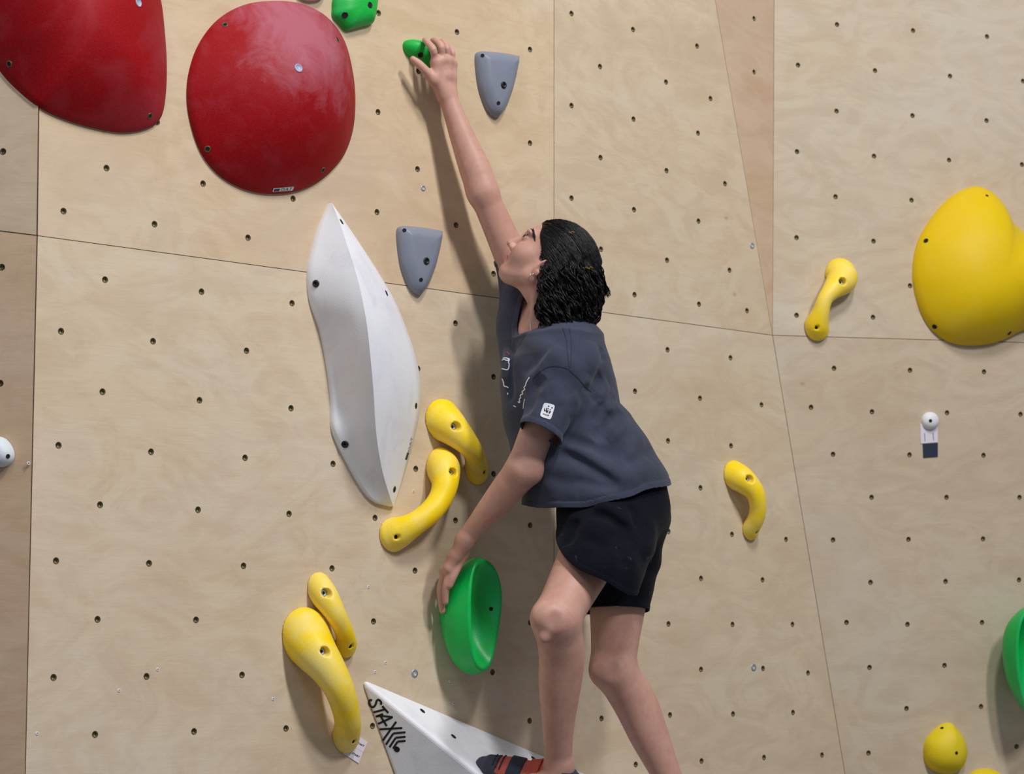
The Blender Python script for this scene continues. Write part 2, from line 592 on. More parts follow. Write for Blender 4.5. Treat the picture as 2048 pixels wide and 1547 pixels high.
CORN = np.array([[0, 0, 0], [1, 0, 0], [0, 1, 0], [1, 1, 0], [0, 0, 1], [1, 0, 1], [0, 1, 1], [1, 1, 1]])
CEDG = [(0, 1), (2, 3), (4, 5), (6, 7), (0, 2), (1, 3), (4, 6), (5, 7), (0, 4), (1, 5), (2, 6), (3, 7)]


def nets(sd, h, B=14, lip=1.7, clo=None, chi=None):
    """surface nets over sparse blocks -> verts (n,3), quads (m,4)"""
    lo = (sd.lo if clo is None else np.maximum(sd.lo, clo)) - 3 * h
    hi = (sd.hi if chi is None else np.minimum(sd.hi, chi)) + 3 * h
    nb = np.ceil((hi - lo) / (B * h)).astype(int) + 1
    bi = np.stack(np.meshgrid(*[np.arange(n) for n in nb], indexing='ij'), -1).reshape(-1, 3)
    cen = lo + (bi + 0.5) * B * h
    d = sd.ev(cen)
    bi = bi[np.abs(d) < 0.867 * B * h * lip + 0.004]
    N = nb * B + 2
    st = np.array([N[1] * N[2], N[2], 1], np.int64)
    g = np.stack(np.meshgrid(*[np.arange(B + 1)] * 3, indexing='ij'), -1).reshape(-1, 3)
    ids, pos, quads = [], [], []
    for b in bi:
        o = b * B
        P = lo + (o + g) * h
        s = sd.ev(P, P[0], P[-1]).reshape(B + 1, B + 1, B + 1)
        if s.min() > 0 or s.max() < 0: continue
        c = np.stack([s[i:i + B, j:j + B, k:k + B] for i, j, k in CORN], -1).reshape(-1, 8)
        act = np.nonzero((c.min(1) < 0) & (c.max(1) >= 0))[0]
        if len(act):
            ijk = np.stack(np.unravel_index(act, (B, B, B)), -1)
            v = c[act]
            acc = np.zeros((len(act), 3)); cnt = np.zeros(len(act))
            for a, e in CEDG:
                m = (v[:, a] < 0) != (v[:, e] < 0)
                t = np.where(m, v[:, a] / (v[:, a] - v[:, e] + 1e-20), 0)
                acc += np.where(m[:, None], CORN[a] + t[:, None] * (CORN[e] - CORN[a]), 0); cnt += m
            ids.append(((o + ijk) * st).sum(1)); pos.append(lo + (o + ijk + acc / cnt[:, None]) * h)
        sg = s < 0
        for ax in range(3):
            a0 = sg[:B, :B, :B]
            a1 = np.roll(sg, -1, ax)[:B, :B, :B]
            q = np.stack(np.nonzero(a0 != a1), -1)
            if not len(q): continue
            w = a0[q[:, 0], q[:, 1], q[:, 2]]
            base = ((o + q) * st).sum(1)
            u1, u2 = st[(ax + 1) % 3], st[(ax + 2) % 3]
            Q = np.stack([base - u1 - u2, base - u2, base, base - u1], -1)
            quads.append(np.where(w[:, None], Q, Q[:, ::-1]))
    ids = np.concatenate(ids); pos = np.concatenate(pos); quads = np.concatenate(quads)
    o = np.argsort(ids); ids = ids[o]; pos = pos[o]
    ix = np.clip(np.searchsorted(ids, quads), 0, len(ids) - 1)
    ok = (ids[ix] == quads).all(1)
    return pos, ix[ok]


def trace(sd, px, py, t0=4.0, t1=7.5):
    r = ray(px, py); L = np.linalg.norm(r); t = t0 * L
    for _ in range(250):
        p = CAM + r / L * t
        d = sd.ev(p[None])[0]
        if d < 2e-4: return p
        t += max(0.6 * d, 2e-4)
        if t > t1 * L: return None
    return p


def sgrad(sd, p, e=1e-3):
    P = np.array([p + e * v for v in np.eye(3)] + [p - e * v for v in np.eye(3)])
    d = sd.ev(P); g = d[:3] - d[3:]
    return g / (np.linalg.norm(g) + 1e-12)


class Surf:
    """ray casting onto a finished mesh object (parts laid on its surface)"""
    def __init__(s, o):
        bpy.context.view_layer.update()
        dg = bpy.context.evaluated_depsgraph_get()
        s.t = BVHTree.FromObject(o, dg)
        s.mw = o.matrix_world.copy(); s.inv = s.mw.inverted(); s.r3 = s.mw.to_3x3()

    def hit(s, px, py, off=0.0):
        r = Vector(ray(px, py)).normalized()
        l, n, i, d = s.t.ray_cast(s.inv @ Vector(CAM), (s.inv.to_3x3() @ r).normalized())
        if l is None: return None, None
        l = s.mw @ l; n = (s.r3 @ n).normalized()
        if n.dot(r) > 0: n = -n
        return np.array(l + n * off), np.array(n)


class FlatSurf:
    """a plane standing in for one flat facet"""
    def __init__(s, plane): s.p = plane

    def hit(s, px, py, off=0.0):
        return s.p.on(px, py, off), s.p.n


def frame_to(n, p, up=(0, 0, 1)):
    n = Vector(n).normalized()
    u = Vector(up).cross(n)
    if u.length < 1e-3: u = Vector((1, 0, 0))
    u.normalize(); v = n.cross(u)
    m = Matrix.Identity(4)
    for i in range(3):
        m[i][0], m[i][1], m[i][2], m[i][3] = u[i], v[i], n[i], p[i]
    return m


def lathe_data(name, prof, N, mats, idx=None):
    vs, fs = lathe(prof, N)
    me = bpy.data.meshes.new(name)
    me.from_pydata(vs, [], fs)
    for m in mats: me.materials.append(m)
    for p in me.polygons:
        p.use_smooth = True
    if idx:
        for p in me.polygons:
            z = sum(me.vertices[v].co.z for v in p.vertices) / len(p.vertices)
            r = sum(math.hypot(me.vertices[v].co.x, me.vertices[v].co.y) for v in p.vertices) / len(p.vertices)
            p.material_index = 1 if r < idx else 0
    return me


ME_BOLT = lathe_data('bolt', [(0.0090, -0.003), (0.0090, 0.0022), (0.0080, 0.003), (0.0048, 0.003), (0.0042, 0.0006), (0.0, 0.0006)], 16, [M_BOLT, M_DARK], 0.0042)
ME_BOLTZ = lathe_data('bolt_zinc', [(0.0095, -0.003), (0.0095, 0.0022), (0.0085, 0.003), (0.0048, 0.003), (0.0042, 0.0006), (0.0, 0.0006)], 16, [M_ZINC, M_DARK], 0.0035)
ME_SCREW = lathe_data('set_screw', [(0.0052, -0.002), (0.0052, 0.0004), (0.0034, 0.0006), (0.0030, 0.0003), (0.0, 0.0003)], 12, [M_BOLT, M_DARK], 0.0045)
ME_INSERT = lathe_data('insert', [(0.0078, -0.002), (0.0078, 0.0006), (0.0060, 0.0009), (0.0052, 0.0004), (0.0, 0.0004)], 14, [M_BOLT, M_DARK], 0.0056)
ME_PLUG = lathe_data('washer', [(0.0105, -0.002), (0.0105, 0.001), (0.0098, 0.0016), (0.0085, 0.0016), (0.0083, 0.0008), (0.0, 0.0008)], 20, [M_PLUG], None)
ME_INSERTB = lathe_data('insert_brass', [(0.0078, -0.002), (0.0078, 0.0006), (0.0060, 0.0009), (0.0050, 0.0004), (0.0, 0.0004)], 14, [M_TNUT, M_DARK], 0.0048)


def stud(me, name, parent, p, n):
    o = bpy.data.objects.new(name, me)
    COL.objects.link(o); o.parent = parent
    o.matrix_parent_inverse = parent.matrix_world.inverted()
    o.matrix_world = frame_to(n, p)
    return o


def fix_parent(o, parent):
    mw = o.matrix_world.copy()
    o.parent = parent
    o.matrix_parent_inverse = parent.matrix_world.inverted()
    o.matrix_world = mw


def strip(surf, px_pts, wpx, mat, name, parent, n=None, off=0.0006, closed=False, world=False):
    """a painted line: ribbon of width wpx laid on a surface along pixel points"""
    C = cr(px_pts, n or max(6, len(px_pts) * 6), closed)
    T = np.gradient(C, axis=0); T /= np.linalg.norm(T, axis=1)[:, None] + 1e-9
    Nn = np.stack([-T[:, 1], T[:, 0]], -1)
    vs, ok = [], []
    for c, q in zip(C, Nn):
        for s_ in (-0.5, 0.5):
            p, nn = surf.hit(c[0] + q[0] * wpx * s_, c[1] + q[1] * wpx * s_, off)
            vs.append((0, 0, 0) if p is None else p); ok.append(p is not None)
    m = len(C)
    fs = []
    for i in range(m if closed else m - 1):
        j = (i + 1) % m
        ids = (2 * i, 2 * i + 1, 2 * j + 1, 2 * j)
        if all(ok[k] for k in ids):
            d = max(np.linalg.norm(np.array(vs[ids[a]]) - np.array(vs[ids[(a + 1) % 4]])) for a in range(4))
            if d < 0.03: fs.append(ids)
    o = mesh_obj(name, vs, fs, mat)
    fix_parent(o, parent)
    return o


def patch(surf, quad, mat, name, parent, off=0.0006, n=6, corner=0.0):
    """a sticker: bilinear grid over a pixel quad (tl,tr,br,bl) laid on the surface"""
    q = np.array(quad, float)
    vs, fs = [], []
    for j in range(n + 1):
        for i in range(n + 1):
            a, b = i / n, j / n
            if corner:                       # soften the four corners
                ca = 2 * a - 1; cb = 2 * b - 1
                ca, cb = ca * (1 - corner * abs(cb) ** 8), cb * (1 - corner * abs(ca) ** 8)
                a, b = (ca + 1) / 2, (cb + 1) / 2
            p = (q[0] * (1 - a) + q[1] * a) * (1 - b) + (q[3] * (1 - a) + q[2] * a) * b
            w, nn = surf.hit(p[0], p[1], off)
            vs.append(w if w is not None else (0, 0, 0))
    for j in range(n):
        for i in range(n):
            a = j * (n + 1) + i
            fs.append((a, a + n + 1, a + n + 2, a + 1))
    o = mesh_obj(name, vs, fs, mat)
    fix_parent(o, parent)
    return o


def text_on(surf, text, quad, mat, name, parent, off=0.0009, bold=0.0, shear=0.0):
    """lettering mapped onto a pixel quad (tl,tr,br,bl) of a surface"""
    cu = bpy.data.curves.new('lettering', 'FONT')
    cu.body = text; cu.resolution_u = 2; cu.offset = bold; cu.shear = shear
    t = bpy.data.objects.new('lettering_tmp', cu)
    COL.objects.link(t)
    bpy.context.view_layer.update()
    me = t.evaluated_get(bpy.context.evaluated_depsgraph_get()).to_mesh()
    V = np.array([v.co[:2] for v in me.vertices]); Fc = [tuple(p.vertices) for p in me.polygons]
    t.evaluated_get(bpy.context.evaluated_depsgraph_get()).to_mesh_clear()
    bpy.data.objects.remove(t); bpy.data.curves.remove(cu)
    lo, hi = V.min(0), V.max(0)
    V = (V - lo) / (hi - lo)
    q = np.array(quad, float)
    out = []
    for x, y in V:
        p = (q[3] * (1 - x) + q[2] * x) * (1 - y) + (q[0] * (1 - x) + q[1] * x) * y
        w, nn = surf.hit(p[0], p[1], off)
        out.append(w if w is not None else (0, 0, 0))
    o = mesh_obj(name, out, Fc, mat, smooth=False)
    fix_parent(o, parent)
    return o


# ------------------------------------------------------------------ volumes and holds
def dome(name, label, cat, plane, outline, peak, H, mat, prof=(2.0, 1.0), rim=0.008, lift=0.0, group=None, rings=22, N=110, inserts=(), left=None, edge=None, part='shell'):
    """low hollow shell on the wall: outline (pixels) rising to a rounded crown"""
    O = cr(np.array(outline, float), N, True)
    c = O.mean(0)
    P = []
    T = np.roll(O, -1, 0) - np.roll(O, 1, 0)
    nx = T[:, 1] / np.linalg.norm(T, axis=1)
    if (np.sign((O - c)[:, 0]) * nx).sum() < 0: nx = -nx
    for q, a in zip(O, nx):
        h = lift * max(0.0, a)
        pl = left if (left is not None and q[0] < 78) else plane
        P.append(pl.on(q[0], q[1], h) - pl.n * h)
    P = np.array(P)
    org = plane.on(*peak)
    L = plane.loc(org, P)
    vs = [(x, y, z) for x, y, z in L]
    p_, q_ = prof
    OL = [(a, b) for a, b, c_ in L]
    for k in range(rings + 1):
        s_ = 1 - k / rings
        s2 = math.sin(s_ * math.pi / 2) if q_ > 1.5 else s_
        for i, (x, y, z) in enumerate(L):
            X, Y = x * s2, y * s2
            h = rim + H * (max(0.0, 1 - s2 ** p_)) ** (1 / q_)
            if edge:                         # roll-over of constant width along the outline
                dd = min(math.hypot(X - a, Y - b) for a, b in OL)
                e_ = min(1.0, dd / edge)
                h = rim + H * math.sqrt(max(0.0, 1 - (1 - e_) ** 2)) * (0.82 + 0.18 * (1 - s2 * s2))
            vs.append((X, Y, h + z * s2 ** 3))
    fs = []
    for k in range(rings + 1):
        for i in range(N):
            a, b = k * N + i, k * N + (i + 1) % N
            fs.append((a, b, b + N, a + N))
    root = empty(name, plane.mat(org), label, cat, group)
    o = mesh_obj(part, vs, fs, mat, root)
    bpy.context.view_layer.update()
    # outward facing
    me = o.data
    bm = bmesh.new(); bm.from_mesh(me); bmesh.ops.remove_doubles(bm, verts=bm.verts, dist=1e-5)
    bmesh.ops.recalc_face_normals(bm, faces=bm.faces)
    if sum(f.normal.z * f.calc_area() for f in bm.faces) < 0: bmesh.ops.reverse_faces(bm, faces=bm.faces)
    bm.to_mesh(me); bm.free()
    s = Surf(o)
    for it in inserts:
        p, n = s.hit(it[0], it[1])
        if p is not None:
            stud(it[2] if len(it) > 2 else ME_INSERT, 'bolt', root, p, n)
    return root, o, s


RED_TOP = grit('red_volume_chalked', srgb(152, 0, 12), 0.55, 0.10, (176, 110, 126), 18.0, None, 0.14, top=(0.04, 0.15, 0.25, 0.7))
r1, o1, s1 = dome('dome_volume', 'dark red dome volume cut off by the top left corner', 'climbing volume', MAIN,
     [(300, -60), (318, 0), (326, 65), (330, 130), (328, 190), (319, 235), (296, 256), (250, 265), (200, 259), (135, 241), (78, 215), (32, 178), (0, 143), (-34, 90), (-50, 0), (-30, -90), (60, -150), (170, -160), (255, -120)],
     (150, 60), 0.10, grit('red_volume_plain', srgb(152, 0, 12), 0.55, 0.16, (176, 110, 126), 6.0, None, 0.14), inserts=[(18, 128, ME_INSERTB), (300, 232, ME_INSERTB), (277, 5, ME_PLUG)], left=LEFT, group='red dome volumes')
r2, o2, s2 = dome('dome_volume', 'round red dome volume dusted with chalk around its washer', 'climbing volume', MAIN,
     [(541, 3), (600, 9), (650, 35), (684, 80), (701, 140), (707, 200), (702, 262), (682, 315), (645, 355), (600, 380), (545, 388), (490, 379), (440, 352), (405, 312), (384, 260), (373, 200), (377, 145), (396, 90), (432, 42), (482, 12)],
     (545, 190), 0.12, RED_TOP, inserts=[(450, 49, ME_INSERTB), (415, 298, ME_INSERTB), (646, 340, ME_INSERTB), (675, 79, ME_INSERTB), (597, 136, ME_PLUG)], group='red dome volumes')
patch(s2, [(547, 376.2), (588, 372.8), (584.8, 380.6), (544.8, 383.4)], M_WPRINT, 'sticker', r2)
patch(s2, [(548.5, 377.4), (559.6, 376.4), (558.4, 381.4), (546.8, 382.4)], M_NAVY, 'sticker_print', r2, 0.0010)
text_on(s2, 'CULT', [(561.5, 376.2), (585.2, 374.2), (582.6, 379.6), (560.4, 381.0)], M_NAVY, 'sticker_lettering', r2, 0.0011, 0.02)

dome('dome_volume', 'large yellow curved volume at the right edge of the frame', 'climbing volume', RUP,
     [(1945, 374), (1976, 383), (1998, 405), (2016, 441), (2052, 470), (2110, 488), (2160, 530), (2180, 590), (2150, 632), (2095, 650), (2046, 660), (1990, 685), (1930, 691), (1885, 678), (1852, 645), (1832, 598), (1824, 545), (1834, 485), (1866, 430), (1903, 392)],
     (1960, 560), 0.13, M_YELVOL, prof=(2.4, 1.15), inserts=[(1852, 481), (1869, 653), (2019, 666), (1974, 391, ME_SCREW)], rim=0.012)

for (px, py, lab) in ((0, 0, 'grey tapered hold to the right of the reaching hand'), (-155, 349, 'grey tapered hold below the first, beside the white fin volume')):
    k = 1.0 if px == 0 else 1.04
    out = [(949, 112), (956, 104), (975, 104), (1005, 107), (1030, 112), (1039, 117), (1036, 140), (1028, 175), (1017, 205), (1008, 222), (999, 232), (990, 236), (981, 232), (972, 221), (964, 203), (955, 175), (950, 140)]
    out = [((x - 994) * k + 994 + px, (y - 104) * k + 104 + py) for x, y in out]
    ins = [(1007, 170, ME_BOLT), (965, 111, ME_SCREW), (997, 206, ME_SCREW)]
    ins = [((x - 994) * k + 994 + px, (y - 104) * k + 104 + py, m) for x, y, m in ins]
    dome('tapered_hold', lab, 'climbing hold', MAIN, out, (990 + px, 150 + py), 0.034, M_GREY, prof=(3.2, 2.0), rim=0.004, lift=0.016, edge=0.030, inserts=ins, group='grey tapered holds', part='body')

dome('crimp_hold', 'green angular hold cut off by the top edge of the frame', 'climbing hold', MAIN,
     [(668, -8), (663, 20), (664, 34), (675, 48), (687, 61), (697, 61), (720, 55), (741, 49), (749, 40), (754, 15), (755, -10), (745, -25), (700, -30)],
     (710, 15), 0.035, M_GRNSM, prof=(3.0, 1.6), rim=0.006, lift=0.012, inserts=[(690, 30, ME_INSERT), (740, 10, ME_INSERT)], part='body')
dome('crimp_hold', 'small green edge hold gripped by the raised hand', 'climbing hold', MAIN,
     [(805, 92), (808, 83), (816, 80), (828, 81), (850, 85), (876, 95), (900, 107), (913, 124), (910, 138), (892, 145), (870, 143), (857, 138), (838, 129), (820, 117), (809, 104)],
     (858, 112), 0.040, M_GRNSM, prof=(2.6, 1.6), rim=0.006, lift=0.015, inserts=[(841, 110, ME_INSERT)], part='body')
dome('round_hold', 'white hold barely showing at the top edge beside the red dome', 'climbing hold', MAIN,
     [(590, -12), (605, 0), (625, 2), (642, -4), (650, -25), (640, -48), (615, -55), (592, -40)], (620, -26), 0.03, M_WHT2, prof=(2.6, 1.8), part='body')
dome('round_hold', 'white rounded hold with dark smudges at the left edge', 'climbing hold', LEFT,
     [(-2, 873), (10, 876), (22, 888), (29, 905), (27, 920), (16, 931), (0, 934), (-18, 930), (-30, 915), (-32, 895), (-20, 879)], (-2, 904), 0.03,
     grit('white_hold_smudged', srgb(214, 222, 230), 0.5, 0.0, (190, 196, 210), 9.0, srgb(70, 76, 96)), prof=(2.4, 1.8), inserts=[(16, 912, ME_SCREW)], part='body')
a_ = np.linspace(0, 2 * math.pi, 16, endpoint=False)
dome('round_hold', 'small white round hold screwed above a paper tag', 'climbing hold', RLOW,
     [(1859 + 16.5 * math.cos(t), 841 + 17.5 * math.sin(t)) for t in a_], (1859, 841), 0.018, M_WHT2, prof=(2.4, 1.8), rim=0.004, inserts=[(1861, 841, ME_SCREW)], part='body', rings=12, N=40)
M_YELDIRTY = grit('yellow_hold_scuffed', srgb(226, 200, 14), 0.55, 0.1, (236, 222, 150), 9.0, srgb(120, 116, 40))
dome('round_hold', 'egg-shaped scuffed yellow hold in the lower right', 'climbing hold', RLOW,
     [(1896, 1444), (1908, 1449), (1922, 1464), (1932, 1482), (1936, 1503), (1932, 1522), (1920, 1538), (1900, 1546), (1878, 1545), (1860, 1537), (1849, 1520), (1846, 1500), (1850, 1481), (1862, 1464), (1880, 1449)],
     (1886, 1502), 0.062, M_YELDIRTY, prof=(2.2, 1.8), rim=0.003, lift=0.02, inserts=[(1913, 1505, ME_SCREW), (1884, 1455, ME_SCREW)], part='body')
dome('round_hold', 'yellow hold peeking up at the bottom right edge', 'climbing hold', RLOW,
     [(1965, 1536), (1985, 1538), (2000, 1548), (2010, 1570), (2005, 1600), (1980, 1620), (1950, 1618), (1932, 1595), (1930, 1565), (1942, 1544)], (1968, 1578), 0.06, M_YELDIRTY, prof=(2.2, 1.8), rim=0.003, part='body')


def horn(label, plane, path, bolts, group='yellow horn-shaped holds', mat=None):
    """arched handle-like hold: pads at both ends on the wall, belly standing off it"""
    org = plane.on(path[0][0], path[0][1])
    rows = []
    for px, py, h, rpx in path:
        w = plane.on(px, py, h)
        dep = (w - CAM) @ FWD
        rows.append([*w, rpx * dep / F])
    sd = Sdf().chain(rows, n=46)
    lo, hi = sd.lo.copy(), sd.hi.copy()
    # soft flare where it meets the wall, then cut flush
    wall_d = lambda P: -((P - plane.p) @ plane.n) + 0.0005
    hits = []
    for b in bolts:
        p = trace(sd, b[0], b[1])
        if p is not None: hits.append((p, b[2]))
    for p, kind in hits:
        r = 0.0112 if kind == 'bolt' else 0.0058
        dpt = 0.012 if kind == 'bolt' else 0.007
        sd.cone(p - plane.n * dpt, p + plane.n * 0.06, r, r, 0.002, 's')
    sd.add(wall_d, lo, hi, 0, 'i')
    v, f = nets(sd, 0.0032)
    root = empty('horn_hold', plane.mat(org), label, 'climbing hold', group)
    o = mesh_obj('body', plane.loc(org, v), f, mat or M_YEL, root)
    for p, kind in hits:
        r = 0.0112 if kind == 'bolt' else 0.0058
        stud(ME_BOLTZ if kind == 'bolt' else ME_SCREW, 'bolt', root, p - plane.n * ((0.012 if kind == 'bolt' else 0.007) + r - 0.004), plane.n)
    return root


horn('yellow horn hold uppermost beside the white fin, tail pointing down right', MAIN,
     [(881, 840, -0.004, 43), (902, 855, 0.028, 35), (930, 882, 0.055, 25), (947, 905, 0.055, 21), (953, 930, 0.026, 23), (952, 944, 0.0, 25)], [(914, 852, 'bolt'), (971, 942, 'screw')])
horn('yellow horn hold curving down left beneath the uppermost one', MAIN,
     [(879, 926, -0.002, 32), (887, 939, 0.026, 34), (890, 967, 0.05, 27), (881, 996, 0.056, 24), (860, 1024, 0.054, 23.5), (829, 1047, 0.04, 24), (802, 1062, 0.016, 31), (784, 1068, -0.006, 37)], [(908, 944, 'bolt'), (796, 1073, 'screw')])
horn('slim yellow horn hold behind the biggest one', MAIN,
     [(635, 1170, -0.003, 27), (651, 1194, 0.028, 27), (671, 1227, 0.048, 21), (687, 1260, 0.042, 18.5), (693, 1284, 0.016, 20.5), (691, 1294, 0.0, 21)], [(656, 1185, 'bolt'), (704, 1291, 'screw')])
horn('biggest yellow horn hold at lower left, chalked in the middle', MAIN,
     [(604, 1267, -0.006, 54), (628, 1300, 0.042, 45), (659, 1342, 0.078, 35), (682, 1386, 0.088, 29.5), (695, 1438, 0.062, 26.5), (693, 1466, 0.02, 28), (690, 1477, 0.0, 28)], [(652, 1302, 'bolt'), (710, 1481, 'screw')])
horn('bone-shaped yellow hold beside the sliver panel on the right', RUP,
     [(1679, 549, -0.002, 33), (1682, 560, 0.028, 31), (1664, 580, 0.044, 20), (1650, 598, 0.046, 15.5), (1642, 622, 0.036, 17), (1634, 646, 0.014, 24), (1632, 656, -0.002, 27)], [(1686, 562, 'bolt'), (1635, 654, 'screw')])
horn('hooked yellow hold to the right of the climber hips', MAIN,
     [(1465, 949, -0.003, 29), (1486, 960, 0.03, 26), (1509, 983, 0.052, 19.5), (1516, 1011, 0.05, 17), (1512, 1036, 0.035, 17), (1501, 1056, 0.01, 18), (1499, 1062, 0.0, 18.5)], [(1502, 957, 'bolt'), (1516, 1063, 'screw')])

# ---- white fin volume
root = empty('fin_volume', MAIN.mat(MAIN.on(720, 720)), 'tall white fin-shaped volume with a sharp ridge', 'climbing volume')
Z = lambda L: [(600 + x * 0.4264, 380 + y * 0.4264) for x, y in L]
eL = Z([(148, 58), (105, 150), (70, 260), (45, 370), (48, 470), (65, 550), (100, 650), (125, 770), (145, 900), (155, 1000), (157, 1110), (185, 1190), (230, 1280), (280, 1370), (330, 1440), (380, 1472), (436, 1483)])
eM = Z([(148, 58), (185, 150), (215, 240), (260, 380), (290, 500), (315, 640), (332, 800), (345, 950), (355, 1110), (370, 1230), (395, 1350), (437, 1483)])
eR = Z([(148, 58), (240, 190), (320, 310), (395, 430), (450, 530), (500, 650), (545, 790), (567, 920), (560, 1050), (535, 1170), (500, 1300), (470, 1400), (440, 1483)])
n_ = 90
def by_y(E, n):
    C = cr(np.array(E, float), 400)
    y = np.linspace(C[0, 1], C[-1, 1], n)
    return np.stack([np.interp(y, np.maximum.accumulate(C[:, 1]), C[:, 0]), y], -1)
cL, cM, cR = by_y(eL, n_), by_y(eM, n_), by_y(eR, n_)
vs, fs = [], []
mL, mR = 12, 8
for i in range(n_):
    t = i / (n_ - 1)
    hr = 0.012 + 0.14 * (math.sin(math.pi * min(1, max(0, t)) ** 0.9)) ** 0.8 if 0 < t < 1 else 0.012
    A, Bm, Cc = MAIN.on(*cL[i], 0.012), MAIN.on(*cM[i], hr), MAIN.on(*cR[i], 0.008)
    row = [MAIN.on(*cL[i], 0.012) - MAIN.n * 0.012]
    gro = math.exp(-((t - 0.62) / 0.2) ** 2)            # hollow along the lower left edge
    for j in range(mL + 1):
        s_ = j / mL
        p = A * (1 - s_) + Bm * s_
        sag = -0.5 * gro * math.sin(math.pi * min(1, s_ * 1.35)) * s_ ** 0.3 * (hr - 0.012) * 0.62 + (1 - gro) * 0.03 * math.sin(math.pi * s_) * (hr - 0.012)
        row.append(p + MAIN.n * sag)
    for j in range(1, mR + 1):
        s_ = j / mR
        p = Bm * (1 - s_) + Cc * s_
        row.append(p + MAIN.n * 0.07 * math.sin(math.pi * s_) * (hr - 0.01))
    row.append(Cc - MAIN.n * 0.008)
    vs += row
w_ = mL + mR + 3
for i in range(n_ - 1):
    for j in range(w_ - 1):
        a = i * w_ + j
        fs.append((a, a + w_, a + w_ + 1, a + 1))
fin = mesh_obj('shell', MAIN.loc(np.array(root.matrix_world.translation), vs), fs, M_WHITE, root)
fin.data.polygons.foreach_set('use_smooth', np.ones(len(fin.data.polygons), bool))
rid = {(i * w_ + mL + 1, (i + 1) * w_ + mL + 1) for i in range(n_ - 1)}
for e in fin.data.edges:
    if tuple(sorted(e.vertices)) in rid: e.use_edge_sharp = True
sf = Surf(fin)
for q in ((683, 443), (773, 586), (832, 811), (789, 978)):
    p, n = sf.hit(*q); stud(ME_INSERT, 'bolt', root, p, n)
for q in ((632, 567), (690, 888)):
    p, n = sf.hit(*q); stud(ME_BOLT, 'bolt', root, p, n)
patch(sf, [(814.2, 904), (818.0, 905), (813.6, 919.5), (809.8, 918)], M_NAVY, 'printed_mark', root)
text_on(sf, 'CULT', [(815, 902.5), (821.8, 873.5), (824.8, 874.6), (818.6, 903.8)], simple('grey_print', srgb(110, 116, 136), 0.6), 'lettering', root, 0.001, 0.01)

# ---- white pyramid volume with brand lettering
A_, B_, C_ = MAIN.on(716, 1351), MAIN.on(1460, 1668), MAIN.on(880, 1815)
P_ = MAIN.on(1052, 1624, 0.245)
root = empty('pyramid_volume', MAIN.mat(A_), 'white three-sided pyramid volume with black brand lettering under the shoe', 'climbing volume')
bm = bmesh.new()
lv = [bm.verts.new(tuple(MAIN.loc(A_, p))) for p in (A_, B_, C_, P_)]
for f in ((0, 1, 3), (0, 3, 2), (3, 1, 2), (0, 2, 1)): bm.faces.new([lv[i] for i in f])
bmesh.ops.recalc_face_normals(bm, faces=bm.faces)
bmesh.ops.bevel(bm, geom=list(bm.edges), offset=0.011, segments=4, profile=0.5, affect='EDGES')
me = bpy.data.meshes.new('shell'); bm.to_mesh(me); bm.free()
me.materials.append(M_WHITE)
pyr = bpy.data.objects.new('shell', me); COL.objects.link(pyr); pyr.parent = root
bpy.context.view_layer.update()
sp = Surf(pyr)
for q in ((845, 1421), (907, 1472), (1067, 1516), (793.6, 1497.5)):
    p, n = sp.hit(*q)
    if p is not None: stud(ME_INSERT, 'bolt', root, p, n)
fl_ = FlatSurf(plane3(A_, P_, C_))
ZT = lambda L: [(720 + x * 0.0905, 1380 + y * 0.0905) for x, y in L]
for L, smooth in (([(265, 220), (215, 215), (200, 280), (230, 350), (285, 370), (340, 320), (365, 240), (400, 205), (440, 225), (470, 275), (455, 315)], 1),
          ([(490, 345), (625, 500)], 0), ([(295, 485), (550, 420)], 0), ([(345, 580), (510, 520)], 0), ([(350, 575), (450, 560), (720, 590)], 0), ([(720, 590), (395, 740)], 0), ([(450, 560), (590, 790)], 0),
          ([(800, 690), (500, 1110)], 0), ([(430, 860), (935, 830)], 0), ([(1005, 925), (735, 950), (570, 1200)], 0), ([(1005, 1025), (790, 1045), (650, 1255)], 0), ([(1005, 1115), (830, 1130), (730, 1285)], 0)):
    if smooth: strip(fl_, ZT(L), 4.2, M_BLACK, 'lettering_stroke', root, 40, 0.0008)
    else:
        for a, b in zip(L, L[1:]):
            strip(fl_, ZT([a, b]), 4.2, M_BLACK, 'lettering_stroke', root, 6, 0.0008)

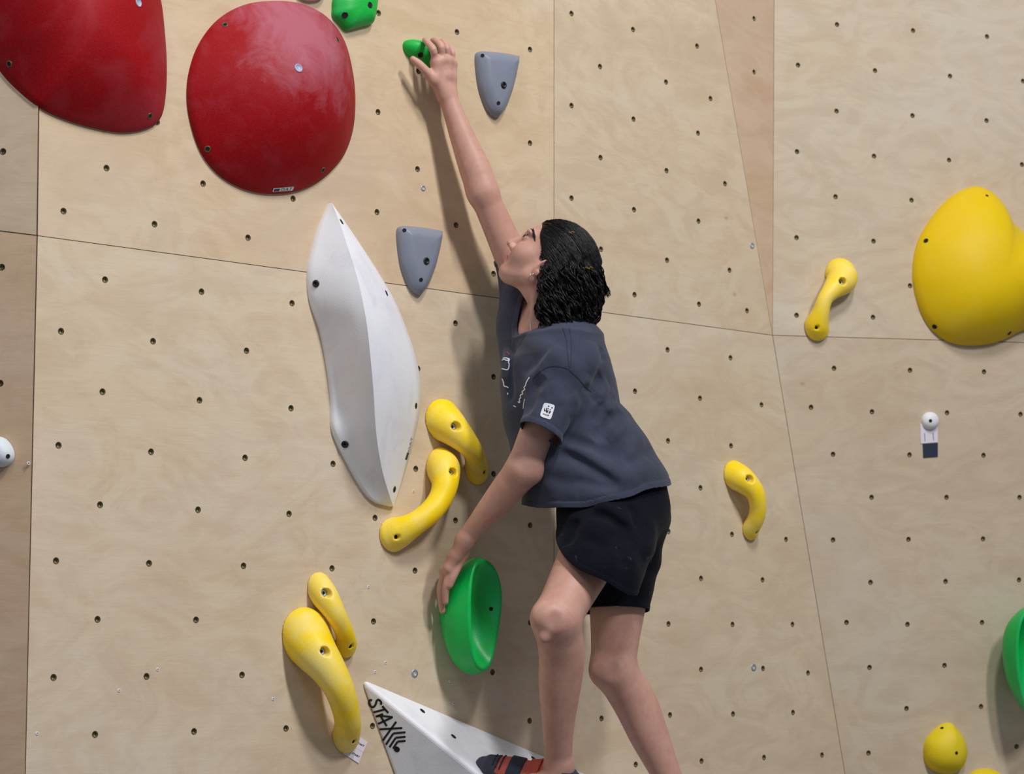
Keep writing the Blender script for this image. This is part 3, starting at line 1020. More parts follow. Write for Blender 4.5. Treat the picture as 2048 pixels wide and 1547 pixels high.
# ---- green dish holds
def dish(label, plane, rim, back, base, depth_c, hole, mat=M_GREEN, thick=0.014):
    """open bowl: small base on the wall, round back edge, side, rounded lip, hollow face"""
    N = 72
    ring = lambda L: np.array([plane.on(x, y, h) for x, y, h in cr(np.array(L, float), N, True)])
    W, K_, Wb = ring(rim), ring(back), ring([(x, y, 0.0) for x, y in base])
    def align(X, Y):                       # same start and sense as Y
        cX = (X - X.mean(0)); cY = (Y - Y.mean(0))
        best = min(range(N), key=lambda r: ((np.roll(cX, r, 0) - cY) ** 2).sum())
        return np.roll(X, best, 0)
    K_ = align(K_, W); Wb = align(Wb, K_)
    c = W.mean(0)
    nd = np.linalg.svd(W - c)[2][2]
    if nd @ plane.n < 0: nd = -nd
    rows = [Wb, Wb * 0.6 + K_ * 0.4 - plane.n * 0.004, Wb * 0.22 + K_ * 0.78 - plane.n * 0.003]
    kc = K_.mean(0)
    for t in (0.0, 0.12, 0.3, 0.5, 0.7, 0.88, 0.97):
        p = K_ * (1 - t) + W * t
        out = p - (kc * (1 - t) + c * t); out -= np.outer(out @ nd, nd); out /= np.linalg.norm(out, axis=1)[:, None] + 1e-9
        rows.append(p + out * math.sin(math.pi * min(1, t + 0.06)) * 0.006)
    outd = W - c; outd -= np.outer(outd @ nd, nd); rr = np.linalg.norm(outd, axis=1)[:, None]; outd /= rr
    for a in (20, 55, 90, 125, 160):
        rows.append(W - outd * thick / 2 * (1 - math.cos(math.radians(a))) + nd * thick * 0.4 * math.sin(math.radians(a)))
    for t in (0.85, 0.68, 0.5, 0.32, 0.15, 0.03):
        k = (1 - t ** 2.2)
        rows.append(c + (W - outd * thick - c) * t - nd * depth_c * k)
    org = plane.on(*np.mean(np.array(base), 0))
    vs = np.concatenate(rows); fs = []
    for k in range(len(rows) - 1):
        for i in range(N):
            a, b = k * N + i, k * N + (i + 1) % N
            fs.append((a, b, b + N, a + N))
    fs.append(tuple((len(rows) - 1) * N + i for i in range(N)))
    root = empty('dish_hold', plane.mat(org), label, 'climbing hold', 'green dish holds')
    o = mesh_obj('bowl', plane.loc(org, vs), fs, mat, root)
    bm = bmesh.new(); bm.from_mesh(o.data); bmesh.ops.recalc_face_normals(bm, faces=bm.faces); bm.to_mesh(o.data); bm.free()
    s_ = o.modifiers.new('smooth', 'SUBSURF'); s_.levels = 1; s_.render_levels = 1
    bpy.context.view_layer.update()
    su = Surf(o)
    p, n = su.hit(*hole)
    if p is not None: stud(ME_SCREW, 'bolt', root, p, n)
    return root, o, su


DISH = dish('green dish hold pressed by the lower hand', MAIN,
     [(955, 1117, .105), (977, 1121, .10), (992, 1140, .092), (1001, 1172, .085), (1002, 1215, .082), (996, 1260, .082), (988, 1300, .084), (977, 1334, .09), (960, 1343, .098), (945, 1322, .108), (938, 1285, .115), (934, 1235, .118), (936, 1180, .117), (943, 1138, .112)],
     [(944, 1119, .045), (962, 1128, .045), (974, 1170, .045), (976, 1230, .045), (970, 1290, .045), (956, 1335, .045), (935, 1345, .045), (910, 1328, .045), (896, 1300, .045), (889, 1262, .045), (888, 1218, .045), (897, 1175, .045), (916, 1140, .045)],
     [(915, 1160), (938, 1170), (948, 1205), (946, 1245), (932, 1275), (908, 1285), (888, 1275), (880, 1245), (879, 1215), (890, 1178)],
     0.055, (982, 1217))
dish('green dish hold half outside the right edge', RLOW,
     [(2062, 1212, .15), (2095, 1220, .15), (2120, 1260, .15), (2125, 1315, .15), (2118, 1370, .15), (2095, 1410, .15), (2060, 1428, .15), (2046, 1405, .15), (2036, 1365, .15), (2031, 1320, .15), (2032, 1270, .15), (2042, 1232, .15)],
     [(2048, 1217, .075), (2075, 1225, .075), (2100, 1270, .075), (2100, 1330, .075), (2085, 1390, .075), (2055, 1417, .075), (2036, 1402, .075), (2018, 1370, .075), (2008, 1330, .075), (2005, 1285, .075), (2016, 1245, .075)],
     [(2045, 1260), (2070, 1280), (2075, 1320), (2060, 1360), (2035, 1368), (2015, 1350), (2008, 1310), (2018, 1275)],
     0.06, (2075, 1320))


# ---- paper tags
def tag_card(label, plane, quad, mat, h0, h1, group=None, word=None, wq=None):
    P = [plane.on(*q) for q in quad]
    org = np.mean(P, 0)
    L = plane.loc(org, P)[:, :2]
    vs = [(x, y, h0) for x, y in L] + [(x, y, h1) for x, y in L]
    fs = [(3, 2, 1, 0), (4, 5, 6, 7)] + [(i, (i + 1) % 4, (i + 1) % 4 + 4, i + 4) for i in range(4)]
    root = empty('route_tag', plane.mat(org), label, 'tag', group)
    o = mesh_obj('card', vs, fs, mat, root, smooth=False)
    bpy.context.view_layer.update()
    s_ = Surf(o)
    if word == 'START': text_on(s_, word, wq, M_BLACK, 'lettering', root, 0.0004, 0.03)
    return root, s_


ZS = lambda L: [(660 + x * 0.05817, 1450 + y * 0.05817) for x, y in L]
tag_card('upper white start tag tucked under the biggest yellow horn', MAIN, ZS([(760, 220), (1280, 570), (1115, 920), (560, 560)]), M_PAPER, 0.0005, 0.0022, 'start tags', 'START', ZS([(935, 545), (1190, 690), (1155, 745), (895, 595)]))
tag_card('lower white start tag tucked under the biggest yellow horn', MAIN, ZS([(560, 570), (1110, 925), (970, 1300), (430, 960)]), M_PAPER, 0.0005, 0.0022, 'start tags', 'START', ZS([(785, 920), (1030, 1060), (1000, 1120), (750, 975)]))
rt, st_ = tag_card('pale paper tag under the small white round hold', RLOW, [(1839.8, 847), (1874.5, 845), (1875, 884), (1841, 886.5)], M_PAPER, 0.0005, 0.002)
for q in ([(1849, 866), (1850, 882)], [(1866, 865), (1867, 880)]):
    strip(st_, q, 1.4, simple('violet_print', srgb(120, 118, 160), 0.6), 'printed_line', rt, 6, 0.0004)
tag_card('navy blue tag below the pale paper tag', RLOW, [(1845, 887.5), (1875, 885.5), (1875, 913), (1846, 915)], M_NAVY, 0.0005, 0.002)


# ------------------------------------------------------------------ the climber
def skin_mat():
    a = NT('skin')
    v = a.obj()
    n1 = a.noise(7, 4, 0.6, v, 0.3); n2 = a.noise(55, 4, 0.65, v); n3 = a.noise(420, 2, 0.5, v)
    c = a.ramp(n1, [(0.3, srgb(190, 141, 125)), (0.55, srgb(201, 156, 140)), (0.75, srgb(188, 132, 120))])
    c = a.mix(a.ramp(n2, [(0.45, (0.0,) * 3), (0.8, (0.35,) * 3)]), c, srgb(178, 112, 102))
    a.l(c, a.b.inputs['Base Color'])
    a.b.inputs['Roughness'].default_value = 0.5
    a.b.inputs['Specular IOR Level'].default_value = 0.4
    a.b.inputs['Subsurface Weight'].default_value = 0.12
    a.b.inputs['Subsurface Radius'].default_value = (0.6, 0.25, 0.15)
    a.b.inputs['Subsurface Scale'].default_value = 0.012
    a.bump(n3, 0.12, 0.001)
    return a.m


def cloth_mat(name, c0, c1, dust=0.0, scale=7.0):
    a = NT(name)
    v = a.obj()
    n1 = a.noise(scale, 5, 0.6, v, 0.6); n2 = a.noise(90, 3, 0.6, v); n3 = a.noise(700, 2, 0.6, v)
    c = a.ramp(n1, [(0.3, c0), (0.7, c1)])
    c = a.mix(a.ramp(n2, [(0.4, (0.0,) * 3), (0.8, (0.25,) * 3)]), c, c1)
    if dust:
        d = a.noise(16, 6, 0.75, v, 1.5)
        c = a.mix(a.ramp(d, [(0.62, (0.0,) * 3), (0.78, (dust,) * 3)]), c, srgb(120, 126, 150))
    a.l(c, a.b.inputs['Base Color'])
    a.b.inputs['Roughness'].default_value = 0.88
    a.b.inputs['Specular IOR Level'].default_value = 0.08 if dust else 0.15
    a.b.inputs['Sheen Weight'].default_value = 0.03 if dust else 0.12
    a.bump(n3, 0.3, 0.0008)
    return a.m


M_SKIN = skin_mat()
M_LIP = simple('lips', srgb(186, 112, 106), 0.45)
M_SHIRT = cloth_mat('shirt_cotton', srgb(48, 51, 66), srgb(66, 71, 90))
M_SHORT = cloth_mat('shorts_cotton', srgb(11, 13, 21), srgb(19, 22, 33), 0.4)
M_SEAM = simple('seam_thread', srgb(40, 44, 60), 0.9)
a = NT('black_hair')
hv = a.obj()
hn = a.noise(60, 4, 0.6, hv, 0.5)
a.l(a.ramp(hn, [(0.3, srgb(10, 9, 11)), (0.8, srgb(30, 27, 30))]), a.b.inputs['Base Color'])
a.b.inputs['Roughness'].default_value = 0.45
a.b.inputs['Specular IOR Level'].default_value = 0.24
M_HAIR = a.m
M_GOLD = simple('gold', srgb(206, 164, 96), 0.3, 0.9)
M_SILVER = simple('silver', srgb(210, 210, 215), 0.3, 0.9)
M_BRASS = simple('brass_clip', srgb(112, 88, 44), 0.45, 0.6)
M_EYEW = simple('eye_white', srgb(176, 168, 166), 0.3)
M_IRIS = simple('iris', srgb(46, 30, 22), 0.2)
M_RUBBER = grit('shoe_rubber', srgb(52, 58, 76), 0.6, 0.15, (120, 124, 140), 14.0)
M_CORAL = grit('shoe_coral', srgb(196, 92, 82), 0.7, 0.15, (214, 160, 150), 16.0)
M_STRAP = simple('shoe_strap', srgb(40, 46, 62), 0.75)
M_REDSTRAP = simple('shoe_red_strap', srgb(188, 78, 62), 0.7)

UPC = -DOWN
SH_L, SH_R = at(1122, 738, 5.34), at(1056, 588, 5.61)
EL_L, WR_L = at(1047, 938, 5.31), at(930, 1079, 5.395)
EL_R, WR_R = at(965, 383, 5.55), MAIN.on(894, 190, 0.062)
HIP_L, HIP_R = at(1213, 1040, 5.37), at(1248, 1032, 5.53)
KN_L, AN_L = at(1112, 1238, 5.14), at(1118, 1530, 5.27)
KN_R, AN_R = at(1226, 1336, 5.48), at(1362, 1605, 5.50)
NECK = at(1096, 662, 5.47)


def q4(p, r): return [*p, r]
def lerp(a_, b_, t): return a_ * (1 - t) + b_ * t


# head frame: tilted well back, looking up along the arm, face turned a little from the camera
PITCH, YAW = math.radians(47), math.radians(4)
hf = (-math.cos(PITCH) * RIGHT + math.sin(PITCH) * UPC) * math.cos(YAW) + FWD * math.sin(YAW)
hu = math.sin(PITCH) * RIGHT + math.cos(PITCH) * UPC
hu = hu - (hu @ hf) * hf; hu /= np.linalg.norm(hu)
hl = np.cross(hu, hf)
HR = np.stack([hf, hl, hu], 1)                     # columns: forward, left, up
HC = at(1091, 529, 5.46)
H = lambda x, y, z: HC + HR @ np.array([x, y, z])

B = Sdf()
# torso and limbs
B.ell(lerp(HIP_L, HIP_R, 0.5) + np.array([0.0, 0, 0.02]), (0.115, 0.145, 0.11), None, 0.05)
B.chain([q4(lerp(HIP_L, HIP_R, .5), .105), q4(at(1170, 860, 5.45), .10), q4(at(1120, 745, 5.47), .105), q4(at(1098, 690, 5.475), .075)], 0.05, 10)
B.cone(SH_L, at(1098, 680, 5.46), 0.05, 0.055, 0.05)
B.cone(SH_R, at(1092, 668, 5.48), 0.05, 0.055, 0.05)
B.chain([q4(HIP_L, .086), q4(lerp(HIP_L, KN_L, .45), .069), q4(lerp(HIP_L, KN_L, .8), .059), q4(KN_L, .0555)], 0.03, 16)
B.chain([q4(KN_L, .054), q4(lerp(KN_L, AN_L, .22) + np.array([.012, .012, 0]), .0545), q4(lerp(KN_L, AN_L, .45) + np.array([.006, .008, 0]), .050), q4(lerp(KN_L, AN_L, .75), .037), q4(AN_L, .0315)], 0.02, 24)
B.ell(KN_L + np.array([-.030, -.034, .004]), (.024, .024, .030), None, 0.03)
B.ell(KN_L + np.array([-.042, -.040, .006]), (.013, .013, .019), None, 0.012)
B.ell(KN_L + np.array([-.030, -.040, -.042]), (.012, .012, .014), None, 0.016)
B.ell(KN_L + np.array([-.004, -.070, -.006]), (.010, .008, .016), None, 0.018, 's')
B.chain([q4(HIP_R, .088), q4(lerp(HIP_R, KN_R, .45), .076), q4(lerp(HIP_R, KN_R, .8), .061), q4(KN_R, .055)], 0.03, 16)
B.chain([q4(KN_R, .053), q4(lerp(KN_R, AN_R, .25) + np.array([.010, .014, .004]), .055), q4(lerp(KN_R, AN_R, .5) + np.array([.006, .008, 0]), .049), q4(lerp(KN_R, AN_R, .78), .037), q4(AN_R, .033)], 0.02, 24)
B.ell(KN_R + np.array([-.030, -.030, -.006]), (.024, .024, .027), None, 0.03)
B.ell(KN_R + np.array([-.041, -.038, -.006]), (.013, .013, .018), None, 0.012)
B.ell(KN_R + np.array([-.002, -.068, -.010]), (.010, .008, .016), None, 0.018, 's')
# feet inside the shoes
FT_L, FH_L = at(985, 1545, 5.33), at(1135, 1590, 5.30)
B.chain([q4(AN_L, .031), q4(at(1100, 1560, 5.27), .032), q4(at(1040, 1560, 5.30), .030), q4(FT_L, .022)], 0.02, 8)
B.cone(AN_L, FH_L, .030, .028, .015)
FT_R, FH_R = at(1225, 1690, 5.50), at(1392, 1655, 5.5)
B.chain([q4(AN_R, .031), q4(at(1340, 1640, 5.5), .032), q4(at(1285, 1665, 5.5), .030), q4(FT_R, .022)], 0.02, 8)
B.cone(AN_R, FH_R, .030, .028, .015)
# arms
B.chain([q4(SH_L, .047), q4(lerp(SH_L, EL_L, .45), .0435), q4(lerp(SH_L, EL_L, .85), .042), q4(EL_L, .040)], 0.03, 8)
B.chain([q4(EL_L, .040), q4(lerp(EL_L, WR_L, .25) + np.array([.004, 0, .004]), .0405), q4(lerp(EL_L, WR_L, .55), .033), q4(lerp(EL_L, WR_L, .85), .0255), q4(WR_L, .0235)], 0.02, 18)
B.ell(EL_L + np.array([.026, -.006, -.006]), (.018, .02, .022), None, .02)
B.chain([q4(SH_R, .052), q4(lerp(SH_R, EL_R, .45), .042), q4(lerp(SH_R, EL_R, .85), .037), q4(EL_R, .0375)], 0.03, 8)
B.chain([q4(EL_R, .0375), q4(lerp(EL_R, WR_R, .22) + np.array([.002, 0, 0]), .040), q4(lerp(EL_R, WR_R, .55), .032), q4(lerp(EL_R, WR_R, .85), .0255), q4(WR_R, .0245)], 0.02, 18)
# neck
B.chain([q4(at(1096, 690, 5.48), .062), q4(at(1102, 655, 5.47), .050), q4(at(1100, 612, 5.465), .047), q4(H(-.030, 0, -.045), .050)], 0.025, 8)
# tendon down to the collar, collar bone
B.cone(H(-.02, .05, -.045), at(1066, 676, 5.43), .012, .010, .02)
B.cone(at(1062, 682, 5.43), at(1112, 700, 5.36), .011, .012, .02)


def hell(x, y, z, ax, k, op='u', rot=None):
    R_ = HR if rot is None else HR @ rot
    B.ell(H(x, y, z), ax, R_, k, op)


# head
hell(-.008, 0, .030, (.096, .073, .086), .02)
hell(.031, 0, -.032, (.0485, .055, .066), .022)
hell(.052, 0, -.083, (.0195, .021, .0165), .018)
for s_ in (1, -1):
    B.cone(H(-.002, s_ * .053, -.050), H(.046, s_ * .016, -.084), .012, .013, .025)
    B.cone(H(-.006, s_ * .060, -.02), H(-.002, s_ * .053, -.050), .013, .012, .02)
    hell(.051, s_ * .038, -.024, (.026, .024, .024), .03)
    hell(.078, s_ * .027, .026, (.014, .026, .009), .014)
B.cone(H(.086, 0, .012), H(.0985, 0, -.027), .0076, .0098, .014)
for s_ in (1, -1):
    hell(.100, s_ * .032, .009, (.020, .018, .011), .012, 's')
    hell(.0865, s_ * .0115, -.0315, (.0095, .0068, .0068), .008)
    hell(.075, s_ * .031, .0095, (.0132, .0150, .0132), .004)
    hell(.091, s_ * .033, .0095, (.0135, .0160, .0056), .002, 's')
hell(.0755, 0, -.0525, (.0085, .021, .0062), .006)
hell(.0715, 0, -.0665, (.0088, .018, .0068), .006)
hell(.088, 0, -.0592, (.015, .0245, .0016), .0025, 's')
for s_ in (1, -1):
    hell(.090, s_ * .0068, -.0365, (.004, .0034, .004), .002, 's')
    ra = Matrix.Rotation(math.radians(-12), 3, 'Y') @ Matrix.Rotation(math.radians(s_ * 18), 3, 'Z')
    ra = np.array(ra)
    hell(-.010, s_ * .0715, -.012, (.0175, .0062, .030), .004, 'u', ra)
    hell(-.008, s_ * .0775, -.010, (.0095, .0050, .018), .004, 's', ra)
    hell(-.006, s_ * .0715, -.034, (.009, .0058, .009), .004)


def hand(wr, palm, fingers, thumb, wr_r=.0235):
    """wr: wrist; fingers: list of joint rows [(mcp),(pip),(dip),(tip)] world; thumb likewise"""
    mc = [f[0] for f in fingers]
    for i, m in enumerate(mc):
        w = wr + (m - np.mean(mc, 0)) * 0.45
        B.cone(w, m, .0155, .0118, .012)
    for a_, b_ in zip(mc, mc[1:]):
        B.cone(a_, b_, .0112, .0112, .008)
        B.cone(lerp(wr, a_, .55), lerp(wr, b_, .55), .0135, .0135, .01)
    for i, f in enumerate(fingers):
        r0 = (.0092, .0094, .0090, .0080)[i]
        B.chain([q4(f[0], r0 + .0014), q4(lerp(f[0], f[1], .5), r0 - .0002), q4(f[1], r0 + .0006), q4(f[2], r0 - .0006), q4(f[3], r0 - .0018)], .0035, 14)
    B.cone(wr, thumb[0], .0165, .0145, .015)
    B.cone(thumb[0], mc[0], .012, .0105, .012)
    B.chain([q4(thumb[0], .0140), q4(thumb[1], .0112), q4(thumb[2], .0104), q4(thumb[3], .0078)], .006, 14)


mo = MAIN.on
hand(WR_R, None,
     [[mo(872, 124, .074), mo(866, 99, .082), mo(856, 86, .066), mo(850, 80, .046)],
      [mo(884, 120, .078), mo(882, 93, .086), mo(873, 83, .070), mo(866, 81, .048)],
      [mo(895, 121, .074), mo(893, 95, .080), mo(886, 85, .064), mo(880, 84, .046)],
      [mo(905, 127, .066), mo(904, 105, .070), mo(899, 96, .058), mo(895, 95, .044)]],
     [mo(868, 160, .066), mo(853, 143, .064), mo(838, 128, .058), mo(826, 118, .050)])
hand(WR_L, None,
     [[mo(899, 1137, .088), mo(893, 1170, .080), mo(891, 1188, .074), mo(891, 1203, .070)],
      [mo(890, 1140, .068), mo(883, 1178, .056), mo(883, 1204, .050), mo(885, 1221, .049)],
      [mo(889, 1141, .048), mo(881, 1175, .036), mo(882, 1198, .031), mo(885, 1212, .030)],
      [mo(891, 1139, .032), mo(884, 1164, .020), mo(885, 1180, .017), mo(887, 1192, .016)]],
     [mo(926, 1106, .100), mo(916, 1130, .100), mo(906, 1152, .096), mo(900, 1170, .090)])

ORG = np.array([lerp(HIP_L, HIP_R, .5)[0], lerp(HIP_L, HIP_R, .5)[1], FH_R[2] - .05])
person = empty('person', Matrix.Translation(Vector(ORG)), 'climber with black wavy hair in charcoal T-shirt and black shorts reaching up the wall', 'person')
bv, bf = nets(B, 0.0024, clo=None)
body = mesh_obj('body', bv - ORG, bf, [M_SKIN, M_LIP], person)
# lips get their own tint
cen = bv[bf].mean(1)
lc = (cen - HC) @ HR
lip = (lc[:, 0] > .066) & (np.abs(lc[:, 1]) < .023) & (lc[:, 2] < -.047 - 0.004 * (np.abs(lc[:, 1]) / .02)) & (lc[:, 2] > -.0735 + 0.006 * (np.abs(lc[:, 1]) / .02)) & (lc[:, 0] > .0815 - .55 * (-.05 - lc[:, 2]) - .012)
mi = np.zeros(len(bf), np.int32); mi[lip] = 1
body.data.polygons.foreach_set('material_index', mi)


def part(name, v, f, mat, parent=person):
    return mesh_obj(name, np.asarray(v) - ORG, f, mat, parent)


def ball(c, r, seg=16):
    vs, fs = [], []
    for i in range(seg + 1):
        t = math.pi * i / seg
        for j in range(seg * 2):
            p = math.pi * j / seg
            vs.append(np.asarray(c) + r * np.array([math.sin(t) * math.cos(p), math.sin(t) * math.sin(p), math.cos(t)]))
    w = seg * 2
    for i in range(seg):
        for j in range(w):
            fs.append((i * w + j, (i + 1) * w + j, (i + 1) * w + (j + 1) % w, i * w + (j + 1) % w))
    return np.array(vs), fs


def tube(pts, rad, sides=6, closed=False):
    P = np.asarray(pts, float); n = len(P)
    rad = np.broadcast_to(rad, n)
    T = (np.roll(P, -1, 0) - np.roll(P, 1, 0)) if closed else np.gradient(P, axis=0)
    T /= np.linalg.norm(T, axis=1)[:, None] + 1e-12
    up = np.array([0.3, 0.5, 0.8])
    vs, fs = [], []
    for p, t, r in zip(P, T, rad):
        u = np.cross(t, up); u /= np.linalg.norm(u) + 1e-9; v = np.cross(t, u)
        for k in range(sides):
            a_ = 2 * math.pi * k / sides
            vs.append(p + r * (math.cos(a_) * u + math.sin(a_) * v))
    m = n if closed else n - 1
    for i in range(m):
        for k in range(sides):
            a0, a1 = i * sides + k, i * sides + (k + 1) % sides
            b0, b1 = ((i + 1) % n) * sides + k, ((i + 1) % n) * sides + (k + 1) % sides
            fs.append((a0, b0, b1, a1))
    return np.array(vs), fs


for s_ in (1, -1):
    v, f = ball(H(.0748, s_ * .031, .0095), .0125)
    e = part('eyeball', v, f, [M_EYEW, M_IRIS])
    look = hf * .9 + hu * .12 + hl * .30
    look /= np.linalg.norm(look)
    ec = H(.0748, s_ * .031, .0095)
    for p in e.data.polygons:
        d = np.array(p.center) + ORG - ec
        if d @ look / np.linalg.norm(d) > 0.80: p.material_index = 1

# ---- clothes: open garment surfaces, cut by a scalar field, with a turned hem
def garment(name, sd, cut, mat, h, hem=0.016, thick=0.0022):
    v, f = nets(sd, h)
    c = cut(v)
    inside = c < 0
    keep = inside[f].any(1)
    f = f[keep]
    used = np.unique(f)
    mp = -np.ones(len(v), int); mp[used] = np.arange(len(used))
    v = v[used]; f = mp[f]; c = c[used]
    for _ in range(3):
        out = c > 0
        if not out.any(): break
        e = 5e-4
        g = np.stack([(cut(v[out] + e * d) - cut(v[out] - e * d)) / (2 * e) for d in np.eye(3)], -1)
        v[out] -= (c[out] / ((g * g).sum(1) + 1e-9))[:, None] * g
        c = cut(v)
    o = part(name, v, f, mat)
    m = o.modifiers.new('relax', 'SMOOTH'); m.factor = 0.5; m.iterations = 3
    m = o.modifiers.new('thickness', 'SOLIDIFY'); m.thickness = thick; m.offset = -1
    return o, v, f


def smin_fields(*cs):
    d = cs[0]
    for c in cs[1:]: d = np.maximum(d, c)
    return d


def loft_z(rows):
    """stack of ellipses over height: rows of (z, cx, cy, a, b, angle): a along (cos,sin), b across"""
    R_ = np.array(sorted(rows))
    def fn(P):
        z = P[:, 2]
        cx, cy, a_, b_, an = [np.interp(z, R_[:, 0], R_[:, k]) for k in range(1, 6)]
        dx, dy = P[:, 0] - cx, P[:, 1] - cy
        x = (dx * np.cos(an) + dy * np.sin(an)); y = (-dx * np.sin(an) + dy * np.cos(an))
        k0 = np.sqrt((x / a_) ** 2 + (y / b_) ** 2); k1 = np.sqrt((x / a_ ** 2) ** 2 + (y / b_ ** 2) ** 2) + 1e-9
        d = k0 * (k0 - 1) / k1
        cap = np.maximum(z - R_[-1, 0], R_[0, 0] - z)
        return np.maximum(d * 0.93, cap)
    m = R_[:, 3:5].max()
    lo = [R_[:, 1].min() - m, R_[:, 2].min() - m, R_[0, 0]]
    hi = [R_[:, 1].max() + m, R_[:, 2].max() + m, R_[-1, 0]]
    return fn, lo, hi


def row(y, xl, xr, dep, b, ang):
    """section seen at image row y between xl and xr, half width b across; ang turns the front"""
    c = at((xl + xr) / 2, y, dep)
    half = (xr - xl) / 2 * dep / F
    ca, sa = abs(math.cos(ang)), abs(math.sin(ang))
    a_ = math.sqrt(max(half ** 2 - (b * sa) ** 2, 0.03 ** 2)) / ca
    return (c[2], c[0], c[1], a_, b, ang)


def fold_field(sd, folds):
    """ridges (+) and valleys (-) laid along polylines found on the cloth surface"""
    segs = []
    for pts, amp, wid in folds:
        Q = []
        for px, py in cr(np.array(pts, float), max(6, len(pts) * 4)):
            p = trace(sd, px, py)
            if p is not None: Q.append(p)
        if len(Q) > 2: segs.append((np.array(Q), amp, wid))
    def fn(P):
        out = np.zeros(len(P))
        lo, hi = P.min(0), P.max(0)
        for Q, amp, wid in segs:
            if np.any(Q.min(0) - 3 * wid > hi) or np.any(Q.max(0) + 3 * wid < lo): continue
            best = np.full(len(P), 9.0); tt = np.zeros(len(P)); m = len(Q) - 1
            for i in range(m):
                ab = Q[i + 1] - Q[i]
                t = np.clip(((P - Q[i]) @ ab) / (ab @ ab + 1e-12), 0, 1)
                d = np.linalg.norm(P - Q[i] - t[:, None] * ab, axis=1)
                w = d < best
                best = np.where(w, d, best); tt = np.where(w, (i + t) / m, tt)
            tap = np.clip(np.minimum(tt, 1 - tt) * 4, 0.0, 1) ** 0.7
            wid = max(wid * (1.35 if amp > 0 else 1.0), 1.35 * abs(amp))
            out -= (1.45 if amp > 0 else 1.6) * amp * tap * np.exp(-(best / wid) ** 2)
        return out
    return fn


S0 = Sdf()
ang = math.atan2(.32, .95)
fn, lo, hi = loft_z([row(1040, 1050, 1362, 5.43, .192, .05), row(1000, 1044, 1354, 5.43, .190, .08), row(950, 1034, 1336, 5.44, .182, .14), row(900, 1020, 1308, 5.45, .168, .2),
                     row(850, 1010, 1278, 5.455, .160, .26), row(828, 1006, 1263, 5.457, .159, .28), row(808, 1003, 1241, 5.46, .156, .3), row(790, 1002, 1238, 5.46, .158, .3), row(760, 1000, 1230, 5.465, .160, .34), row(720, 1002, 1212, 5.47, .165, .38), row(685, 1018, 1192, 5.475, .155, .42)])
S0.add(fn, lo, hi, 0)
S0.chain([q4(SH_L + np.array([0, .01, -.01]), .066), q4(at(1122, 702, 5.40), .072), q4(at(1118, 678, 5.46), .076), q4(at(1090, 645, 5.52), .070), q4(SH_R + np.array([0.004, 0, -.01]), .062)], .07, 14)
S0.cone(SH_R, at(1060, 660, 5.56), .064, .085, .05)
S0.ell(at(1160, 712, 5.47), (.055, .10, .075), None, .05)
slv_a, slv_b = SH_L + np.array([0.002, -.014, -.004]), at(1077, 884, 5.26)
sl_ax = (slv_b - slv_a) / np.linalg.norm(slv_b - slv_a)
hem_n = sl_ax - 0.13 * RIGHT; hem_n /= np.linalg.norm(hem_n)
hem_p = at(1084, 869, 5.27)
slv_sdf = Sdf().cone(slv_a, slv_b, .0655, .054)
slr_a, slr_b = SH_R, at(1022, 497, 5.60)
S0.cone(slr_a, slr_b, .060, .049, .03)
def with_sleeve(P):
    """near sleeve joined softly at the shoulder, free of the body at its mouth"""
    d = (P - hem_p) @ hem_n
    a_ = S0.ev(P); b_ = np.maximum(slv_sdf.ev(P), d - .003)
    k = .003 + .034 * np.clip(-d / .09 - .15, 0, 1)
    h = np.maximum(k - np.abs(a_ - b_), 0) / k
    return np.minimum(a_, b_) - h * h * k * .25
S = Sdf().add(with_sleeve, np.minimum(S0.lo, slv_sdf.lo), np.maximum(S0.hi, slv_sdf.hi))
Z3 = lambda L: [(960 + x * .2586, 640 + y * .2586) for x, y in L]
S_folds = fold_field(S, [
    (Z3([(945, 425), (905, 500), (862, 575)]), -.011, .011), (Z3([(990, 470), (950, 560), (905, 640)]), .006, .012),
    (Z3([(1085, 700), (1030, 780), (950, 860), (880, 925)]), -.012, .013), (Z3([(1165, 770), (1080, 850), (980, 920)]), .008, .013),
    (Z3([(640, 905), (800, 960), (950, 1010), (1090, 1050)]), -.010, .012), (Z3([(615, 935), (720, 985), (860, 1075), (1030, 1170), (1230, 1265)]), .010, .014),
    (Z3([(600, 1010), (760, 1075), (900, 1160), (1080, 1270)]), -.008, .014), (Z3([(470, 1130), (640, 1160), (820, 1200)]), .005, .016),
    (Z3([(960, 620), (930, 720), (905, 800)]), -.007, .011), (Z3([(800, 510), (860, 560), (900, 640)]), -.006, .010),
    (Z3([(1050, 560), (1000, 640), (990, 720)]), .006, .014), (Z3([(1260, 880), (1180, 960), (1090, 1010)]), .006, .016), (Z3([(1320, 990), (1230, 1080), (1120, 1120)]), -.005, .016),
    (Z3([(480, 420), (420, 520), (375, 640), (345, 740)]), -.014, .010), (Z3([(245, 190), (232, 330), (228, 480), (250, 620)]), -.010, .009), (Z3([(200, 190), (190, 330), (190, 470)]), .004, .010),
    (Z3([(640, 200), (540, 290), (440, 380)]), .006, .014), (Z3([(560, 190), (450, 300), (330, 420)]), -.004, .013), (Z3([(860, 160), (880, 300), (850, 420)]), .005, .016), (Z3([(930, 200), (950, 330)]), -.004, .014),
    (Z3([(560, 470), (600, 560), (620, 660)]), .003, .014), (Z3([(460, 560), (480, 650), (470, 740)]), -.003, .012), (Z3([(720, 560), (740, 660), (700, 760)]), .003, .012),
    (Z3([(720, 1230), (900, 1270), (1100, 1290)]), -.004, .012), (Z3([(480, 1240), (600, 1300), (760, 1330)]), .005, .014), (Z3([(1330, 1100), (1250, 1180), (1150, 1240)]), .005, .014)])
